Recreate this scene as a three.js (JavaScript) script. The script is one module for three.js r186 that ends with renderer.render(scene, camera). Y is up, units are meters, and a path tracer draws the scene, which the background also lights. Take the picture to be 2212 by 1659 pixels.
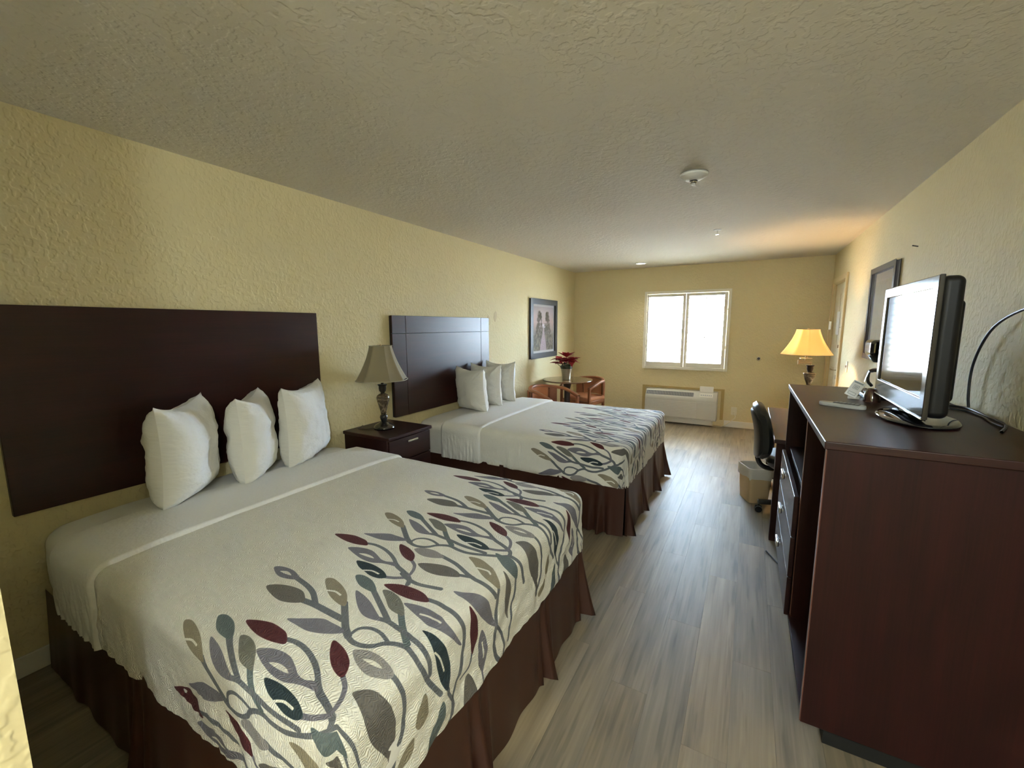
import * as THREE from 'three';
import { RoundedBoxGeometry } from 'three/addons/geometries/RoundedBoxGeometry.js';
import { RectAreaLightUniformsLib } from 'three/addons/lights/RectAreaLightUniformsLib.js';
import { mergeGeometries } from 'three/addons/utils/BufferGeometryUtils.js';

// ---------- camera, sky, sun, exposure ----------
const scene = new THREE.Scene();
const camera = new THREE.PerspectiveCamera(2 * Math.atan(829.5 / 911.4) * 180 / Math.PI, 2212 / 1659, 0.05, 200);
camera.position.set(0, 1.5297, 0);
camera.rotation.set(-0.1366, 0.512, -0.0037, 'YXZ');
scene.background = new THREE.Color().setRGB(27, 35.5, 45);            // overcast-bright sky, even in all directions
const sun = new THREE.DirectionalLight(new THREE.Color(1, 0.94, 0.84), 110);   // high behind the building: lights the ground outside only
sun.position.set(4, 14, 3); sun.target.position.set(0, 0, -9); scene.add(sun, sun.target);
sun.castShadow = true; sun.shadow.mapSize.set(2048, 2048);
Object.assign(sun.shadow.camera, { left: -14, right: 14, top: 14, bottom: -14, near: 1, far: 45 });
const renderer = new THREE.WebGLRenderer({ antialias: true });
renderer.toneMapping = THREE.LinearToneMapping;
renderer.toneMappingExposure = 1.76;
renderer.shadowMap.enabled = true;
RectAreaLightUniformsLib.init();
const UNSEEN_BAR = 165, LAMP = 1.2, DOWN = 2.2, UNSEEN_DOME = 4.3;

// ---------- measures of the room ----------
const xL = -2.7125, xR = 0.9103, zF = -7.0664, CH = 2.44, zB = 2.5, xP = -0.93, zP = -0.13;

// ---------- helpers ----------
let seed = 7;
const rnd = () => { seed = (seed * 1664525 + 1013904223) >>> 0; return seed / 4294967296; };
const V = (x, y, z) => new THREE.Vector3(x, y, z);
const lerp = (a, b, t) => a + (b - a) * t;
const sstep = (a, b, x) => { const t = Math.min(1, Math.max(0, (x - a) / (b - a))); return t * t * (3 - 2 * t); };
function hash(x, y, s) { let h = (x * 374761393 + y * 668265263 + s * 2147483647) | 0; h = Math.imul(h ^ (h >>> 13), 1274126177); return ((h ^ (h >>> 16)) >>> 0) / 4294967296; }
function vnoise(x, y, px, py, s) {          // value noise that repeats every px, py cells
  const xi = Math.floor(x), yi = Math.floor(y), fx = x - xi, fy = y - yi;
  const m = (a, n) => ((a % n) + n) % n, u = fx * fx * (3 - 2 * fx), v = fy * fy * (3 - 2 * fy);
  const a = hash(m(xi, px), m(yi, py), s), b = hash(m(xi + 1, px), m(yi, py), s), c = hash(m(xi, px), m(yi + 1, py), s), d = hash(m(xi + 1, px), m(yi + 1, py), s);
  return lerp(lerp(a, b, u), lerp(c, d, u), v);
}
function fbm(u, v, cx, cy, oct, s) { let t = 0, a = 0.5, n = 0; for (let o = 0; o < oct; o++) { t += a * vnoise(u * cx, v * cy, cx, cy, s + o); n += a; a *= 0.5; cx *= 2; cy *= 2; } return t / n; }
function dataTex(n, m, f, srgb, mx, my) {    // f(u, v) gives [r, g, b] or one grey value, all 0..1; mx, my: metres that one tile covers
  const d = new Uint8Array(n * m * 4);
  for (let j = 0; j < m; j++) for (let i = 0; i < n; i++) {
    const c = f(i / n, j / m), k = 4 * (j * n + i), g = Array.isArray(c) ? c : [c, c, c];
    for (let q = 0; q < 3; q++) d[k + q] = Math.max(0, Math.min(255, Math.round(g[q] * 255)));
    d[k + 3] = 255;
  }
  const t = new THREE.DataTexture(d, n, m, THREE.RGBAFormat); t.wrapS = t.wrapT = THREE.RepeatWrapping;
  t.magFilter = THREE.LinearFilter; t.minFilter = THREE.LinearMipmapLinearFilter; t.generateMipmaps = true;
  if (srgb) t.colorSpace = THREE.SRGBColorSpace;
  if (mx) t.repeat.set(1 / mx, 1 / my);
  t.needsUpdate = true; return t;
}
function canvasTex(w, h, draw) {
  const c = document.createElement('canvas'); c.width = w; c.height = h; draw(c.getContext('2d'), w, h);
  const t = new THREE.CanvasTexture(c); t.colorSpace = THREE.SRGBColorSpace; t.magFilter = THREE.LinearFilter; return t;
}
const lin = (r, g, b) => new THREE.Color().setRGB(r, g, b);
const mat = (c, rough = 0.6, o = {}) => new THREE.MeshPhysicalMaterial({ color: c, roughness: rough, ...o });
const taken = {};
const numbered = n => { const k = taken[n] = (taken[n] ?? -1) + 1; return k ? `${n}_${String(k).padStart(3, '0')}` : n; };
function thing(name, label, category, [x, y, z] = [0, 0, 0], turn = 0, group) {
  const o = new THREE.Group(); o.name = numbered(name); o.position.set(x, y, z); o.rotation.y = turn; scene.add(o);
  o.userData = { label, category }; if (group) o.userData.group = group; return o;
}
function part(name, geo, m, parent, pos, rot) {
  const o = new THREE.Mesh(geo, m); o.name = name; o.castShadow = o.receiveShadow = true; (parent || scene).add(o);
  if (pos) o.position.set(...pos); if (rot) o.rotation.set(...rot); return o;
}
function single(name, geo, m, label, category, pos, rot, group) {
  const o = part(numbered(name), geo, m, scene, pos, rot); o.userData = { label, category }; if (group) o.userData.group = group; return o;
}
function struct(name, geo, m, label, category, pos, rot) {
  const o = geo ? part(name, geo, m, scene, pos, rot) : new THREE.Group();
  if (!geo) { o.name = name; scene.add(o); if (pos) o.position.set(...pos); }
  o.userData = { kind: 'structure', label, category }; return o;
}
// texture coordinates in metres from the position, by the way each face points; swap: grain runs along y (or z)
function metric(g, along = 'x', ox = 0, oy = 0) {
  g = g.index ? g.toNonIndexed() : g; if (!g.attributes.normal) g.computeVertexNormals();
  const p = g.attributes.position, uv = new Float32Array(p.count * 2), a = V(), b = V(), c = V(), n = V();
  for (let i = 0; i < p.count; i += 3) {
    a.fromBufferAttribute(p, i); b.fromBufferAttribute(p, i + 1); c.fromBufferAttribute(p, i + 2);
    n.copy(b).sub(a).cross(c.clone().sub(a)); const X = Math.abs(n.x), Y = Math.abs(n.y), Z = Math.abs(n.z);
    const ax = X >= Y && X >= Z ? ['z', 'y'] : Y >= Z ? ['x', 'z'] : ['x', 'y'];
    if (ax[1] === along) ax.reverse();
    [a, b, c].forEach((q, k) => { uv[2 * (i + k)] = q[ax[0]] + ox; uv[2 * (i + k) + 1] = q[ax[1]] + oy; });
  }
  g.setAttribute('uv', new THREE.BufferAttribute(uv, 2)); return g;
}
const box = (w, h, d, along = 'x') => metric(new THREE.BoxGeometry(w, h, d), along, rnd() * 3, rnd() * 3);
const rbox = (w, h, d, r = 0.004, along = 'x', seg = 2) => metric(new RoundedBoxGeometry(w, h, d, seg, Math.min(r, w / 2.01, h / 2.01, d / 2.01)), along, rnd() * 3, rnd() * 3);
const at = (g, x, y, z, rx = 0, ry = 0, rz = 0) => { if (rx || ry || rz) g.applyMatrix4(new THREE.Matrix4().makeRotationFromEuler(new THREE.Euler(rx, ry, rz))); return g.translate(x, y, z); };
const lathe = (pts, seg = 32) => new THREE.LatheGeometry(pts.map(([r, y]) => new THREE.Vector2(Math.max(r, 0.0001), y)), seg);
const tube = (pts, r, n = 40, rs = 8) => new THREE.TubeGeometry(new THREE.CatmullRomCurve3(pts.map(p => V(...p))), n, r, rs, false);
const rod = (a, b, r, rs = 12) => { const A = V(...a), B = V(...b), d = B.clone().sub(A), g = new THREE.CylinderGeometry(r, r, d.length(), rs); g.applyQuaternion(new THREE.Quaternion().setFromUnitVectors(V(0, 1, 0), d.clone().normalize())); const m = A.add(B).multiplyScalar(0.5); return g.translate(m.x, m.y, m.z); };
const merge = gs => mergeGeometries(gs.map(g => { const q = g.index ? g.toNonIndexed() : g; for (const k of Object.keys(q.attributes)) if (!['position', 'normal', 'uv'].includes(k)) q.deleteAttribute(k); return q; }));
function grid(nu, nv, f) {          // surface from f(s, t) -> [x, y, z, u, v]
  const pos = [], uv = [], idx = [];
  for (let j = 0; j <= nv; j++) for (let i = 0; i <= nu; i++) { const p = f(i / nu, j / nv); pos.push(p[0], p[1], p[2]); uv.push(p[3] ?? i / nu, p[4] ?? j / nv); }
  for (let j = 0; j < nv; j++) for (let i = 0; i < nu; i++) { const a = j * (nu + 1) + i, b = a + 1, c = a + nu + 1, d = c + 1; idx.push(a, b, d, a, d, c); }
  const g = new THREE.BufferGeometry(); g.setAttribute('position', new THREE.Float32BufferAttribute(pos, 3)); g.setAttribute('uv', new THREE.Float32BufferAttribute(uv, 2)); g.setIndex(idx); g.computeVertexNormals(); return g;
}

// ---------- surface textures ----------
const wallBump = dataTex(512, 512, (u, v) => { const a = fbm(u, v, 80, 60, 2, 3), b = fbm(u, v, 14, 10, 2, 9); return sstep(0.46, 0.62, a * 0.8 + b * 0.2) * 0.8 + fbm(u, v, 200, 200, 1, 5) * 0.2; }, false, 1.1, 1.1);
const ceilBump = dataTex(1024, 1024, (u, v) => { const a = fbm(u, v, 85, 85, 3, 21), b = fbm(u, v, 11, 11, 2, 29); return sstep(0.44, 0.58, a * 0.75 + b * 0.25) * 0.85 + fbm(u, v, 250, 250, 1, 25) * 0.15; }, false, 1.7, 1.7);
const woodMap = dataTex(512, 512, (u, v) => { const w = fbm(u, v, 3, 12, 3, 41), g = fbm(u, v, 5, 130, 2, 47), t = 0.75 + 0.3 * (w - 0.5) + 0.2 * (g - 0.5); return [0.235 * t, 0.088 * t, 0.08 * t]; }, true, 0.9, 0.45);
const paleWoodMap = dataTex(256, 256, (u, v) => { const g = fbm(u, v, 4, 60, 3, 57), t = 0.8 + 0.4 * (g - 0.5); return [0.66 * t, 0.40 * t, 0.25 * t]; }, true, 0.6, 0.3);
const floorMap = dataTex(1024, 1024, (u, v) => {
  const long = fbm(u, v, 6, 26, 3, 61), fine = fbm(u, v, 10, 160, 2, 67), patch = fbm(u, v, 5, 7, 2, 71), dark = sstep(0.58, 0.78, fbm(u, v, 9, 60, 3, 77));
  const t = 1 + 0.24 * (long - 0.5) + 0.14 * (fine - 0.5) + 0.16 * (patch - 0.5) - 0.1 * dark, warm = patch - 0.5;
  return [0.53 * t + 0.03 * warm, 0.482 * t, 0.405 * t - 0.04 * warm];
}, true, 2.4, 1.2);
const clothBump = dataTex(512, 512, (u, v) => { const w = fbm(u, v, 6, 6, 2, 81); return 0.5 + 0.5 * Math.sin(2 * Math.PI * (v * 36 + 1.6 * (fbm(u, v, 26, 9, 2, 83) - 0.5) * 2)) * (0.5 + 0.5 * w) + 0.25 * (fbm(u, v, 60, 60, 2, 85) - 0.5); }, false, 0.3, 0.3);
const sheetBump = dataTex(256, 256, (u, v) => 0.6 * fbm(u, v, 5, 9, 3, 91) + 0.4 * fbm(u, v, 60, 60, 2, 93), false, 0.5, 0.5);
const leatherBump = dataTex(256, 256, (u, v) => fbm(u, v, 40, 40, 2, 95), false, 0.15, 0.15);
const stoneMap = dataTex(256, 256, (u, v) => { const t = Math.abs(fbm(u, v, 5, 7, 4, 101) - 0.5) * 2, k = sstep(0, 0.22, t), s = fbm(u, v, 12, 12, 2, 105); return [lerp(0.52, 0.30, k) + 0.12 * (s - 0.5), lerp(0.46, 0.25, k) + 0.11 * (s - 0.5), lerp(0.38, 0.19, k) + 0.1 * (s - 0.5)]; }, true);

// ---------- materials ----------
const wallM = mat(lin(0.70, 0.60, 0.345), 0.75, { bumpMap: wallBump, bumpScale: 0.0017 });
const ceilM = mat(lin(0.70, 0.645, 0.54), 0.85, { bumpMap: ceilBump, bumpScale: 0.0017 });
const woodM = mat(lin(1, 1, 1), 0.38, { map: woodMap, specularIntensity: 0.9 });
const woodDull = mat(lin(0.9, 0.9, 0.9), 0.5, { map: woodMap, specularIntensity: 0.5 });
const edgeM = mat(lin(0.16, 0.065, 0.045), 0.3);
const paleWood = mat(lin(1, 1, 1), 0.4, { map: paleWoodMap });
const white = mat(lin(0.78, 0.76, 0.70), 0.5), trimM = mat(lin(0.74, 0.68, 0.52), 0.5);
const sheetM = mat(lin(0.80, 0.79, 0.76), 0.85, { bumpMap: sheetBump, bumpScale: 0.0025, side: THREE.DoubleSide });
const pillowM = mat(lin(0.80, 0.79, 0.75), 0.85, { bumpMap: sheetBump, bumpScale: 0.004 });
const skirtM = mat(lin(0.05, 0.018, 0.011), 0.42, { sheen: 0.3, sheenColor: lin(0.3, 0.15, 0.1), sheenRoughness: 0.5, side: THREE.DoubleSide });
const blackM = mat(lin(0.012, 0.012, 0.013), 0.35), glossBlack = mat(lin(0.012, 0.012, 0.014), 0.07, { clearcoat: 1, clearcoatRoughness: 0.03 });
const darkMetal = mat(lin(0.05, 0.042, 0.035), 0.35, { metalness: 0.7 });
const chrome = mat(lin(0.72, 0.71, 0.68), 0.22, { metalness: 1 }), brass = mat(lin(0.62, 0.45, 0.26), 0.28, { metalness: 1 });
const stoneM = mat(lin(1, 1, 1), 0.22, { map: stoneMap, clearcoat: 0.5, clearcoatRoughness: 0.1 });
// ---------- floor: slab and single vinyl planks ----------
const floor = struct('floor', at(box(xR - xL + 0.24, 0.12, zB - zF + 0.28), (xL + xR) / 2, -0.064, (zF + zB) / 2), mat(lin(0.12, 0.10, 0.08), 0.8), 'grey-brown wood-look plank floor running down the room', 'floor');
{
  const tints = [[0.92, 0.93, 0.95], [1, 1, 1], [1.08, 1.05, 1.0], [0.97, 0.95, 0.92], [1.03, 1.03, 1.04]].map(c => mat(lin(...c), 0.5, { map: floorMap, specularIntensity: 0.8 }));
  const pw = 0.152, pl = 1.22;
  for (let i = 0, x = xL; x < xR - 0.005; i++, x += pw) {
    const x1 = Math.min(x + pw, xR);
    let z = zF - (i * 0.437 % 1) * pl;
    for (; z < zB; z += pl) {
      const a = Math.max(z, zF), b = Math.min(z + pl, zB); if (b - a < 0.02) continue;
      const g = new THREE.BoxGeometry(x1 - x - 0.0008, 0.004, b - a - 0.0008), p = g.attributes.position, uv = g.attributes.uv, ou = rnd() * 2.4, ov = rnd() * 1.2;
      for (let k = 0; k < p.count; k++) uv.setXY(k, p.getZ(k) + ou, p.getX(k) + ov);
      part('plank', g, tints[Math.floor(rnd() * 5)], floor, [(x + x1) / 2, -0.002, (a + b) / 2]);
    }
  }
}
// ---------- walls and ceiling ----------
const holeRect = (x0, y0, x1, y1) => { const p = new THREE.Path(); p.moveTo(x0, y0); p.lineTo(x0, y1); p.lineTo(x1, y1); p.lineTo(x1, y0); p.closePath(); return p; };
const rectShape = (x0, y0, x1, y1) => { const s = new THREE.Shape(); s.moveTo(x0, y0); s.lineTo(x1, y0); s.lineTo(x1, y1); s.lineTo(x0, y1); s.closePath(); return s; };
{
  const wl = struct('wall_left', at(box(0.12, CH + 0.1, zP - zF + 0.4, 'z'), xL - 0.06, CH / 2, (zF + zP) / 2), wallM, 'long cream textured wall behind the two headboards', 'wall');
  const patchM = mat(lin(0.60, 0.48, 0.27), 0.7);   // two smooth dabs of older paint by the far headboard
  for (const [z, y, w, h, r] of [[-4.275, 1.60, 0.03, 0.06, 0.25], [-4.42, 1.645, 0.035, 0.065, -0.2]]) part('paint_patch', new THREE.SphereGeometry(1, 20, 12), patchM, wl, [xL, y, z], [r, 0, 0]).scale.set(0.0025, h, w);
  const wf = rectShape(xL - 0.12, -0.06, xR + 0.12, CH + 0.05); wf.holes.push(holeRect(-1.47, 0.885, -0.312, 2.02));
  struct('wall_far', new THREE.ExtrudeGeometry(wf, { depth: 0.14, bevelEnabled: false }).translate(0, 0, zF - 0.14), wallM, 'cream end wall with the shuttered window', 'wall');
  const wr = rectShape(-zB, -0.06, -zF, CH + 0.05); wr.holes.push(holeRect(6.06, -0.03, 6.90, 2.05));
  struct('wall_right', new THREE.ExtrudeGeometry(wr, { depth: 0.12, bevelEnabled: false }).rotateY(Math.PI / 2).translate(xR, 0, 0), wallM, 'cream textured wall behind the television', 'wall');
  struct('wall_partition', at(box(xP - xL, CH + 0.1, 0.12), (xL + xP) / 2, CH / 2, zP + 0.06), wallM, 'cream partition at the near left edge of the picture', 'wall');
  struct('wall_passage', at(box(0.12, CH + 0.1, zB - zP - 0.12, 'z'), xP - 0.06, CH / 2, (zP + 0.12 + zB) / 2), wallM, 'cream wall of the passage behind the viewer', 'wall');
  struct('wall_back', at(box(xR - xP + 0.24, CH + 0.1, 0.12), (xP + xR) / 2, CH / 2, zB + 0.06), wallM, 'cream back wall behind the viewer', 'wall');
  struct('ceiling', at(box(xR - xL + 0.24, 0.12, zB - zF + 0.28), (xL + xR) / 2, CH + 0.06, (zF + zB) / 2), ceilM, 'off-white ceiling with rough knockdown texture', 'ceiling');
  const bb = (name, w, d, x, z, label) => struct(name, rbox(w, 0.095, d, 0.004), white, label, 'baseboard', [x, 0.0485, z]);
  bb('baseboard_far', xR + 0.28 - 0.03, 0.013, (xR - 0.28) / 2 - 0.005, zF + 0.0066, 'white baseboard under the window wall, right of the air conditioner');
  bb('baseboard_far_corner', -1.5 - xL - 0.02, 0.013, (xL - 1.5) / 2, zF + 0.0066, 'white baseboard behind the round table');
  bb('baseboard_left', 0.013, zP - zF - 0.03, xL + 0.0066, (zF + zP) / 2, 'white baseboard behind the beds');
  bb('baseboard_right', 0.013, zB - 0.01 + 5.97, xR - 0.0066, (zB - 0.01 - 5.97) / 2, 'white baseboard behind desk and dresser');
}
// ---------- outside ----------
struct('pavement', at(box(60, 0.2, 40), 0, -0.25, zF - 20.3), mat(lin(0.5, 0.49, 0.46), 0.9), 'sunlit concrete outside the window', 'pavement');

// ---------- window with plantation shutters ----------
{
  const w = struct('window_1', null, null, 'bright window with two cream louvered shutters', 'window', [0, 0, 0]);
  const shutterM = mat(lin(0.80, 0.76, 0.64), 0.45), alu = mat(lin(0.6, 0.6, 0.58), 0.4), z0 = zF;
  const x0 = -1.511, x1 = -0.271, y0 = 0.8414, y1 = 2.0614;
  for (const [a, b, c, d] of [[x0, x0 + 0.04, y0, y1], [x1 - 0.04, x1, y0, y1], [x0 + 0.04, x1 - 0.04, y1 - 0.04, y1], [x0 + 0.04, x1 - 0.04, y0, y0 + 0.04]])
    part('casing', rbox(b - a, d - c, 0.034, 0.005), shutterM, w, [(a + b) / 2, (c + d) / 2, z0 + 0.017]);
  // sash and panes
  for (const [a, b, c, d] of [[-1.47, -1.44, 0.885, 2.02], [-0.342, -0.312, 0.885, 2.02], [-1.44, -0.342, 1.99, 2.02], [-1.44, -0.342, 0.885, 0.915], [-0.905, -0.875, 0.915, 1.99]])
    part('sash', rbox(b - a, d - c, 0.03, 0.003), alu, w, [(a + b) / 2, (c + d) / 2, z0 - 0.11]);
  part('meeting_rail', rbox(0.535, 0.02, 0.024, 0.003), alu, w, [-1.1725, 1.46, z0 - 0.11]);
  const glass = new THREE.MeshPhysicalMaterial({ color: 0xffffff, roughness: 0, transmission: 1, thickness: 0, ior: 1.5 });
  for (const [a, b] of [[-1.44, -0.905], [-0.875, -0.342]]) part('pane', new THREE.BoxGeometry(b - a, 1.075, 0.004), glass, w, [(a + b) / 2, 1.4525, z0 - 0.118]);
  // two hinged panels
  const louverG = (() => { const s = new THREE.Shape(); s.absellipse(0, 0, 0.033, 0.0052, 0, Math.PI * 2); return s; })();
  for (const [a, b, gl, gr, tilt] of [[x0 + 0.043, -0.892, -1.443, -0.936, 0.05], [-0.888, x1 - 0.046, -0.846, -0.364, 0.2]]) {
    const p = new THREE.Group(); p.name = 'shutter_panel'; w.add(p); p.position.set((a + b) / 2, (y0 + y1) / 2, z0 + 0.012);
    const cx = (a + b) / 2, cy = (y0 + y1) / 2, top = 1.973, bot = 0.953;
    const bar = (n, ax, bx, ay, by) => part(n, rbox(bx - ax, by - ay, 0.026, 0.004), shutterM, p, [(ax + bx) / 2 - cx, (ay + by) / 2 - cy, 0]);
    bar('stile', a, gl, y0 + 0.043, y1 - 0.045); bar('stile', gr, b, y0 + 0.043, y1 - 0.045);
    bar('rail', gl, gr, top, y1 - 0.045); bar('rail', gl, gr, y0 + 0.043, bot);
    const n = 14, step = (top - bot) / n, lg = new THREE.ExtrudeGeometry(louverG, { depth: gr - gl - 0.003, bevelEnabled: false, curveSegments: 10 }).translate(0, 0, -(gr - gl - 0.003) / 2).rotateY(Math.PI / 2);
    for (let k = 0; k < n; k++) part('louver', lg, shutterM, p, [(gl + gr) / 2 - cx, bot + (k + 0.5) * step - cy, 0], [tilt, 0, 0]);
    part('tilt_rod', rbox(0.009, top - bot - 0.05, 0.009, 0.002), shutterM, p, [(gl + gr) / 2 - cx, (top + bot) / 2 - cy, 0.0385]);
    for (const y of [1.2, 1.75]) part('hinge', rbox(0.012, 0.05, 0.006, 0.002), chrome, p, [(b < -0.5 ? a : b) - cx, y - cy, 0.014]);
  }
}
// ---------- entrance door in the right wall ----------
{
  const d = struct('door_1', null, null, 'cream entrance door with steel lever lock at the far right', 'door', [xR, 0, 0]);
  const doorM = mat(lin(0.70, 0.62, 0.42), 0.45), frameM = mat(lin(0.70, 0.56, 0.30), 0.45);
  part('door_leaf', rbox(0.045, 2.035, 0.81, 0.003), doorM, d, [0.045, 1.0185, -6.48]);
  for (const z of [-6.3, -6.66]) for (const [y, h] of [[1.55, 0.72], [0.62, 0.78]]) part('door_panel', rbox(0.008, h, 0.26, 0.004), doorM, d, [0.022, y, z]);
  for (const [z, y, hz, hy] of [[-6.03, 1.055, 0.06, 2.11], [-6.93, 1.055, 0.06, 2.11], [-6.48, 2.08, 0.84, 0.06]]) part('door_frame', rbox(0.022, hy, hz, 0.004), frameM, d, [-0.011, y, z]);
  for (const [z, y, hz, hy] of [[-6.067, 1.02, 0.014, 2.04], [-6.893, 1.02, 0.014, 2.04], [-6.48, 2.043, 0.84, 0.014]]) part('door_stop', box(0.1, hy, hz), frameM, d, [0.06, y, z]);
  const lock = part('lock_plate', rbox(0.018, 0.27, 0.075, 0.006), chrome, d, [0.014, 1.0, -6.2]);
  part('lever', merge([rod([0, 0, 0], [-0.05, 0, 0], 0.009), rod([-0.05, 0, 0.004], [-0.05, 0, -0.11], 0.009)]), chrome, lock, [-0.005, 0.0, 0]);
  part('keypad', rbox(0.012, 0.05, 0.04, 0.004), blackM, lock, [-0.012, -0.085, 0]);
  part('latch_guard', rbox(0.03, 0.11, 0.025, 0.004), chrome, d, [-0.012, 1.52, -6.9]);
  part('door_notice', rbox(0.002, 0.28, 0.2, 0.0005), mat(lin(0.78, 0.77, 0.72), 0.6), d, [0.015, 1.55, -6.52]);
  part('door_viewer', new THREE.SphereGeometry(0.009, 12, 8), brass, d, [0.021, 1.5, -6.35]);
  part('deadbolt', rod([0.03, 1.28, -6.15], [-0.02, 1.28, -6.15], 0.018), brass, d);
}
{
  const s = thing('light_switch', 'cream light switch plate on the right wall beside the door', 'switch', [xR, 1.09, -5.6]);
  part('switch_plate', rbox(0.006, 0.118, 0.075, 0.003), trimM, s, [-0.003, 0, 0]); part('switch_toggle', rbox(0.014, 0.024, 0.01, 0.002), trimM, s, [-0.01, 0.003, 0], [0, 0, 0.3]);
  const e = thing('security_viewer', 'small steel ring set in the end wall right of the window', 'wall fitting', [0.125, 1.047, zF]);
  part('ring', new THREE.TorusGeometry(0.024, 0.008, 10, 24), chrome, e, [0, 0, 0.006]); part('recess', new THREE.CylinderGeometry(0.02, 0.02, 0.006, 20).rotateX(Math.PI / 2), blackM, e, [0, 0, 0.004]);
  single('wall_nail', rod([0, 0, 0], [-0.03, 0.008, 0], 0.004, 8), darkMetal, 'small dark nail high in the wall above the television', 'nail', [xR, 2.03, -3.75]);
}
// ---------- ceiling fittings ----------
{
  const p = thing('recessed_light', 'small glowing recessed downlight in the ceiling near the window', 'ceiling light', [-1.48, CH, -6.53]);
  part('trim_ring', lathe([[0.062, -0.001], [0.066, -0.008], [0.085, -0.006], [0.09, 0]], 36), white, p);
  part('light_lens', new THREE.CylinderGeometry(0.064, 0.064, 0.004, 32), mat(lin(0.9, 0.9, 0.88), 0.5, { emissive: lin(1, 0.96, 0.88), emissiveIntensity: 4 }), p, [0, -0.003, 0]);
  const l = new THREE.SpotLight(new THREE.Color(1, 0.93, 0.8), DOWN, 0, 0.95, 1); l.position.set(-1.48, CH - 0.012, -6.53); l.target.position.set(-1.48, 0, -6.53); l.castShadow = true; l.shadow.radius = 3; scene.add(l, l.target);
  const s = thing('smoke_detector', 'round white smoke detector with clear dome on the ceiling', 'smoke detector', [-0.36, CH, -2.9]);
  part('base', lathe([[0.0001, 0], [0.08, 0], [0.08, -0.012], [0.076, -0.018], [0.05, -0.034], [0.028, -0.04], [0.0001, -0.04]].reverse(), 40), white, s);
  part('sensor_cage', lathe([[0.0001, -0.06], [0.014, -0.058], [0.02, -0.05], [0.02, -0.038], [0.0001, -0.038]], 24), chrome, s);
  part('sensor_ring', new THREE.TorusGeometry(0.021, 0.0025, 8, 24).rotateX(Math.PI / 2), blackM, s, [0, -0.044, 0]);
  part('sensor_cap', lathe([[0.0001, -0.068], [0.012, -0.067], [0.016, -0.06], [0.0001, -0.059]], 24), white, s);
  const k = thing('sprinkler_head', 'small white pendent fire sprinkler in the ceiling', 'sprinkler', [-0.34, CH, -4.646]);
  part('escutcheon', lathe([[0.036, 0], [0.034, -0.006], [0.014, -0.01], [0.012, 0]], 28), white, k);
  part('stem', rod([0, 0, 0], [0, -0.045, 0], 0.004), chrome, k); part('deflector', new THREE.CylinderGeometry(0.016, 0.016, 0.002, 18), chrome, k, [0, -0.046, 0]);
  const cd = thing('unseen_dome_light', 'unseen round frosted ceiling light, out of view behind the viewer, lighting the near bed and pillows', 'ceiling light', [0.74, CH, 0.75]);  // unseen lamp, placed out of view to light the pillows and near bed
  part('canopy', lathe([[0.0001, 0], [0.15, 0], [0.15, -0.02], [0.0001, -0.02]].reverse(), 36), white, cd);
  part('light_dome', lathe([[0.0001, -0.14], [0.06, -0.132], [0.11, -0.1], [0.135, -0.05], [0.14, -0.02], [0.0001, -0.02]], 36), mat(lin(0.9, 0.9, 0.88), 0.6, { emissive: lin(0.87, 1, 1.07), emissiveIntensity: 3 }), cd);
  const pd = new THREE.PointLight(new THREE.Color(0.87, 1, 1.07), UNSEEN_DOME, 0, 2); pd.position.set(0.74, CH - 0.09, 0.75); pd.castShadow = true; pd.shadow.radius = 5; scene.add(pd);
  // unseen bar light, placed out of view to light near bed foot and ceiling
  const v = thing('unseen_bar_light', 'unseen frosted bar light on the back wall, out of view, lighting the near bed foot and the ceiling', 'wall light', [0.16, 2.05, zB]);
  part('back_plate', rbox(0.6, 0.1, 0.03, 0.008), chrome, v, [0, 0, -0.015]);
  part('light_diffuser', rbox(0.56, 0.09, 0.06, 0.02), mat(lin(0.9, 0.9, 0.88), 0.6, { emissive: lin(0.88, 1, 1.0), emissiveIntensity: 3 }), v, [0, 0, -0.06]);
  const r = new THREE.RectAreaLight(new THREE.Color(0.88, 1, 1.0), UNSEEN_BAR, 0.54, 0.085); r.position.set(0.16, 2.05, zB - 0.096); r.lookAt(0.16, 2.05, 0); scene.add(r);
}
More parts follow.
